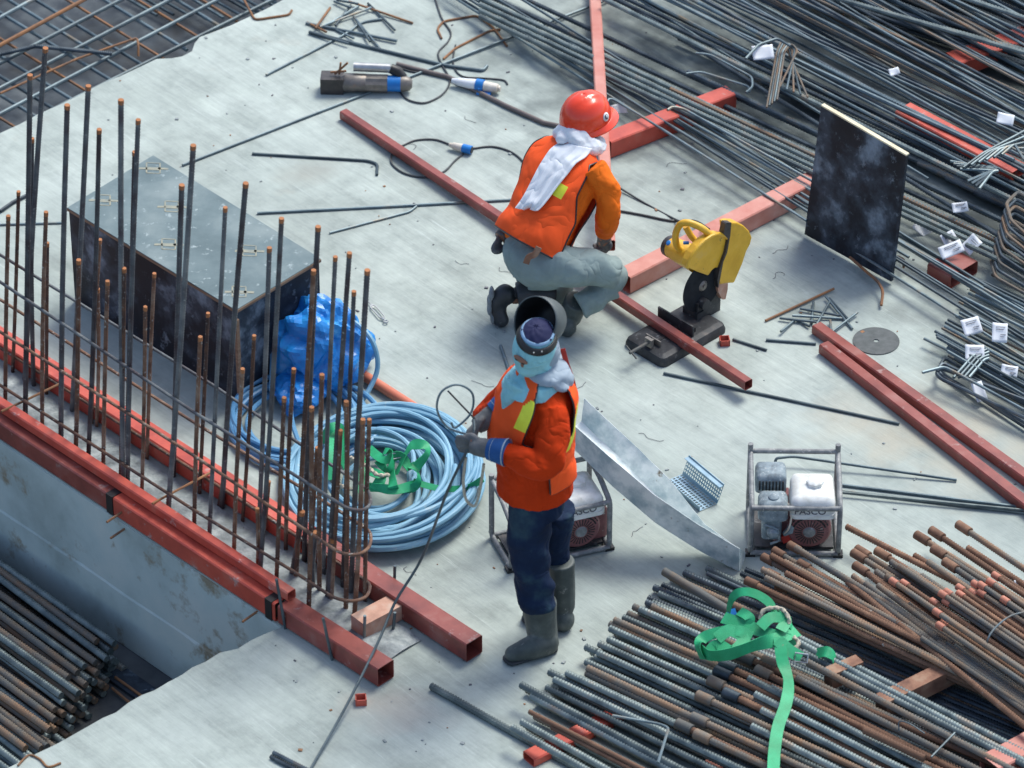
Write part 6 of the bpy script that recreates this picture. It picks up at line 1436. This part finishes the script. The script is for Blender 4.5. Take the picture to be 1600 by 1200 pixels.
mb = ribbon([Kx(842, 386, -.165), Kx(836, 397, -.175), Kx(826, 402, -.17), Kx(822, 412, -.165)], .03, [Vector((-.1, -1, .2))], .004); build('leather_loop', mb, M['timber'], kp)
# belt of darker pocket seam
# boots
boot('boot', [Kx(862, 460, .05), Kx(835, 458, .03), Kx(808, 462, .02)], [Kx(790, 460, .02), Kx(779, 470, .01), Kx(777, 485, .0), G(783, 500, .035)], kp, M['boot_black'], (.074, .066), (.056, .050, .048, .042))
mb = MB()
for (x, y, dy, a) in ((768, 458, .0, .034), (765, 470, .0, .032), (765, 482, -.01, .034), (770, 495, -.01, .036), (778, 505, -.01, .032)):
    mb.ell(Kx(x, y, dy), (.014, 0, 0), (0, .040, 0), (0, 0, a), 12, 8)
o = build('boot_sole', mb, M['sole'], kp); fuse(o, .006, 3, .004, .02)
boot('boot', [Kx(902, 470, -.08), Kx(896, 482, -.06), Kx(890, 496, -.02)], [G(886, 510, .05), G(878, 500, .05), G(868, 490, .045), G(858, 478, .036)], kp, M['boot'], (.062, .056), (.054, .052, .046, .036))
# shirt with sleeves
mb = MB(); mb.rings([(c, a*.96, b_*.97) for c, a, b_ in interp(torK(1), 3)][:19], 22)
mb.tube(catmull([shr_+Vector((-.04, .03, .02)), shr_+(elr_-shr_)*.4+Vector((.02, 0, 0)), elr_+Vector((.005, 0, 0)), wrr_], 5), [.066, .067, .068, .068, .068, .067, .066, .065, .064, .063, .062, .060, .058, .054, .050, .046], 20, rad=folds(.09, 1.3, .8, 1, 20))
mb.tube(catmull([shl_, ell_, wrl_], 5), [.075, .073, .071, .069, .067, .065, .06, .056, .052, .048, .045], 16)
s_ = build('shirt', mb, M['shirt2'], kp); fuse(s_, .007, 3, .016, .12)
# vest
def keepk(th, v):
    side = min(abs(th-90), abs(th+90))
    if v > .95: return False
    w_ = 9 if v < .35 else 9+24*min(1, (v-.35)/.15)
    if v > .78: w_ = max(0, 33-(v-.78)*380)
    if side < w_: return False
    if v < .10 and abs(th) < 80: return False
    if abs(th) < 14: return False
    return True
VT = [(Kx(829, 382, .03), .165, .205), (Kx(836, 365, .05), .160, .205), (Kx(848, 340, .09), .150, .202), (Kx(866, 303, .16), .148, .212), (Kx(880, 272, .215), .140, .225), (Kx(890, 250, .25), .118, .215), (Kx(898, 234, .275), .092, .150), (Kx(904, 222, .30), .075, .085)]
def mfk(th, v):
    if .42 < v < .52 and 140 < th < 176: return 1
    return 0
mb, loops = shell([(c, fwd*a, kr*b_) for c, a, b_ in VT], 120, keepk, 8, mfk, .009, 6, seed=4)
vo = build('vest', mb, [M['vest'], M['yel_band']], kp); mod(vo, 'SMOOTH', iterations=2, factor=.5); mod(vo, 'SOLIDIFY', thickness=.004, offset=1)
mb = MB()
for lp in loops: mb.tube(smooth_loop(lp, 4), .0042, 6, cap=False)
build('piping', mb, M['black'], vo)
# gloves
for (wr, pa, sd, cl, mt) in ((wrr_, par_, Vector((.6, -.7, 0)).normalized(), Vector((-.6, .1, -.6)).normalized(), M['glove']), (wrl_, pal_, Vector((.5, .8, 0)).normalized(), Vector((.5, -.2, -.7)).normalized(), M['glove'])):
    mb = MB(); hand(mb, wr, pa, (pa-wr).normalized(), sd, cl, .0125, .085); go = build('glove', mb, mt, kp); fuse(go, .0045, 2, .004, .03)
# towel round the neck with a tail down the back
bk = -fwd
mb = MB(); P = []
for k in range(26):
    a = 2*math.pi*k/25; P.append(Kx(905, 222, .30)+kr*math.cos(a)*.098+fwd*math.sin(a)*.088+ups*(.012*math.sin(3*a)+.01))
mb.tube(P, [.036+.008*math.sin(k*1.3) for k in range(26)], 12)
P2 = []
for k in range(26):
    a = 2*math.pi*k/25; P2.append(Kx(908, 214, .31)+kr*math.cos(a+.5)*.088+fwd*math.sin(a+.5)*.08+ups*(.012*math.sin(2*a)+.01))
mb.tube(P2, [.030+.006*math.sin(k*1.7) for k in range(26)], 12)
mb.ell(Kx(880, 214, .26), (.035, .01, 0), (0, .04, 0), (0, .0, .028), 12, 8)
to = build('towel', mb, M['towel'], kp); fuse(to, .006, 3, .024, .07, .006)
def back(px, py, off=.012):
    # point on the outside of the back of the vest along this sight line
    best = None
    for t in range(400):
        d_ = -.30+t*.0025; p = Kx(px, py, d_)
        for i in range(len(VT)-1):
            c0_, a0_, b0_ = VT[i]; c1_, a1_, b1_ = VT[i+1]; ax_ = c1_-c0_; s = (p-c0_).dot(ax_)/ax_.length_squared
            if 0 <= s <= 1:
                c = c0_+ax_*s; a_ = a0_+(a1_-a0_)*s+off; b__ = b0_+(b1_-b0_)*s+off; q_ = p-c
                if (q_.dot(fwd)/a_)**2+(q_.dot(kr)/b__)**2 <= 1: return p
    return Kx(px, py, 0)
outl = [((872, 222), (925, 232)), ((862, 232), (915, 246)), ((852, 246), (900, 256)), ((842, 262), (888, 272)), ((832, 282), (874, 290)), ((822, 302), (860, 310)), ((812, 318), (848, 325)), ((806, 326), (842, 330))]
mb = MB(); vs = []; m_ = 14; Q = []
for (a, b_) in outl: Q.append([back(a[0]+(b_[0]-a[0])*j/m_, a[1]+(b_[1]-a[1])*j/m_, .014) for j in range(m_+1)])
rows_ = [catmull([Q[i][j] for i in range(len(Q))], 4) for j in range(m_+1)]
nr = len(rows_[0])
for i in range(nr):
    for j in range(m_+1):
        fold = .009*math.sin(j*1.35+i*.05)+.006*math.sin(j*2.9+i*.12+1); vs.append(rows_[j][i]+bk*fold*(.4+.6*i/nr)+Vector((0, -.004, .002)))
mb.add(vs, [[i*(m_+1)+j, i*(m_+1)+j+1, (i+1)*(m_+1)+j+1, (i+1)*(m_+1)+j] for i in range(nr-1) for j in range(m_)])
tt = build('towel_tail', mb, M['towel'], kp); mod(tt, 'SOLIDIFY', thickness=.008); mod(tt, 'SUBSURF', levels=1, render_levels=1)
# helmet
hm = Kx(915, 186, .36); up2 = (Z*.93+hg*-.10+Vector((.0, .0, 0))).normalized(); fh = (hg-up2*hg.dot(up2)).normalized(); sh_ = fh.cross(up2).normalized()
mb = MB(); vs = []; nu, nv = 48, 16
for jn in range(nv+1):
    ph = math.pi/2*jn/nv
    for i in range(nu):
        th = 2*math.pi*i/nu; c_, s_ = math.cos(th), math.sin(th); k = math.cos(ph)**.8 if jn < nv else 0
        q_ = abs(s_*k); ridge = (.006*(1-min(1, max(0, (q_-.26)/.06)))+.003*math.exp(-((q_-.62)/.05)**2))*min(1, math.sin(ph)*2.2)
        vs.append(hm+fh*(c_*.128*k)+sh_*(s_*.110*k)+up2*(math.sin(ph)*.135+ridge))
mb.add(vs, [[j_*nu+i, j_*nu+(i+1) % nu, (j_+1)*nu+(i+1) % nu, (j_+1)*nu+i] for j_ in range(nv) for i in range(nu)])
he = build('helmet', mb, M['helmet'], kp, angle=60); mod(he, 'SOLIDIFY', thickness=.004)
mb = MB(); R_ = []
for (k, dz) in ((1.0, .006), (1.03, -.002), (1.09, -.012), (1.15, -.020), (1.15, -.025)):
    R_.append((hm+up2*dz+fh*(.012*(k-1)*10), fh*.130*k, sh_*.112*k))
mb.rings(R_, 48, cap=False); bo = build('brim', mb, M['helmet'], he); mod(bo, 'SOLIDIFY', thickness=.003)
mb = MB()
ep = None
def onhelm(th, ph, off=.004):
    c_, s_ = math.cos(th), math.sin(th); k = math.cos(ph)**.8; return hm+fh*(c_*(.128*k+off))+sh_*(s_*(.110*k+off))+up2*(math.sin(ph)*.135+off*math.sin(ph))
def decal(thc, phc, rw, rh, name, mat, off=.004, sq=False):
    mb = MB(); vs = [onhelm(thc, phc, off)]; n = 24
    for k in range(n):
        a = 2*math.pi*k/n; ca, sa = math.cos(a), math.sin(a)
        if sq: m_ = max(abs(ca), abs(sa)); ca, sa = ca/m_, sa/m_
        vs.append(onhelm(thc+rw*ca, phc+rh*sa, off))
    mb.add(vs, [[0, 1+k, 1+(k+1) % n] for k in range(n)]); o = build(name, mb, mat, he); mod(o, 'SOLIDIFY', thickness=.001)
# th measured from forward; camera sees the back-right
def thof(px, py):
    best = (1e9, 0, 0)
    for a in range(0, 360, 3):
        for e in range(0, 85, 3):
            p = onhelm(math.radians(a), math.radians(e)); d = p-CP; 
            n_ = (p-hm).dot(-CF)
            if n_ < 0: continue
            x = 800+FPX*d.dot(CR)/d.dot(CF); y = 600-FPX*d.dot(CU)/d.dot(CF); q_ = (x-px)**2+(y-py)**2
            if q_ < best[0]: best = (q_, math.radians(a), math.radians(e))
    return best[1], best[2]
th1, ph1 = thof(947, 182); decal(th1, ph1, .17, .17, 'emblem_oval', M['white'], .005); decal(th1, ph1, .09, .10, 'emblem_mark', M['ink'], .0065); decal(th1-.01, ph1+.01, .04, .06, 'emblem_centre', M['white'], .008)
th2, ph2 = thof(907, 207); decal(th2, ph2, .085, .035, 'size_label', M['white'], .005, True)
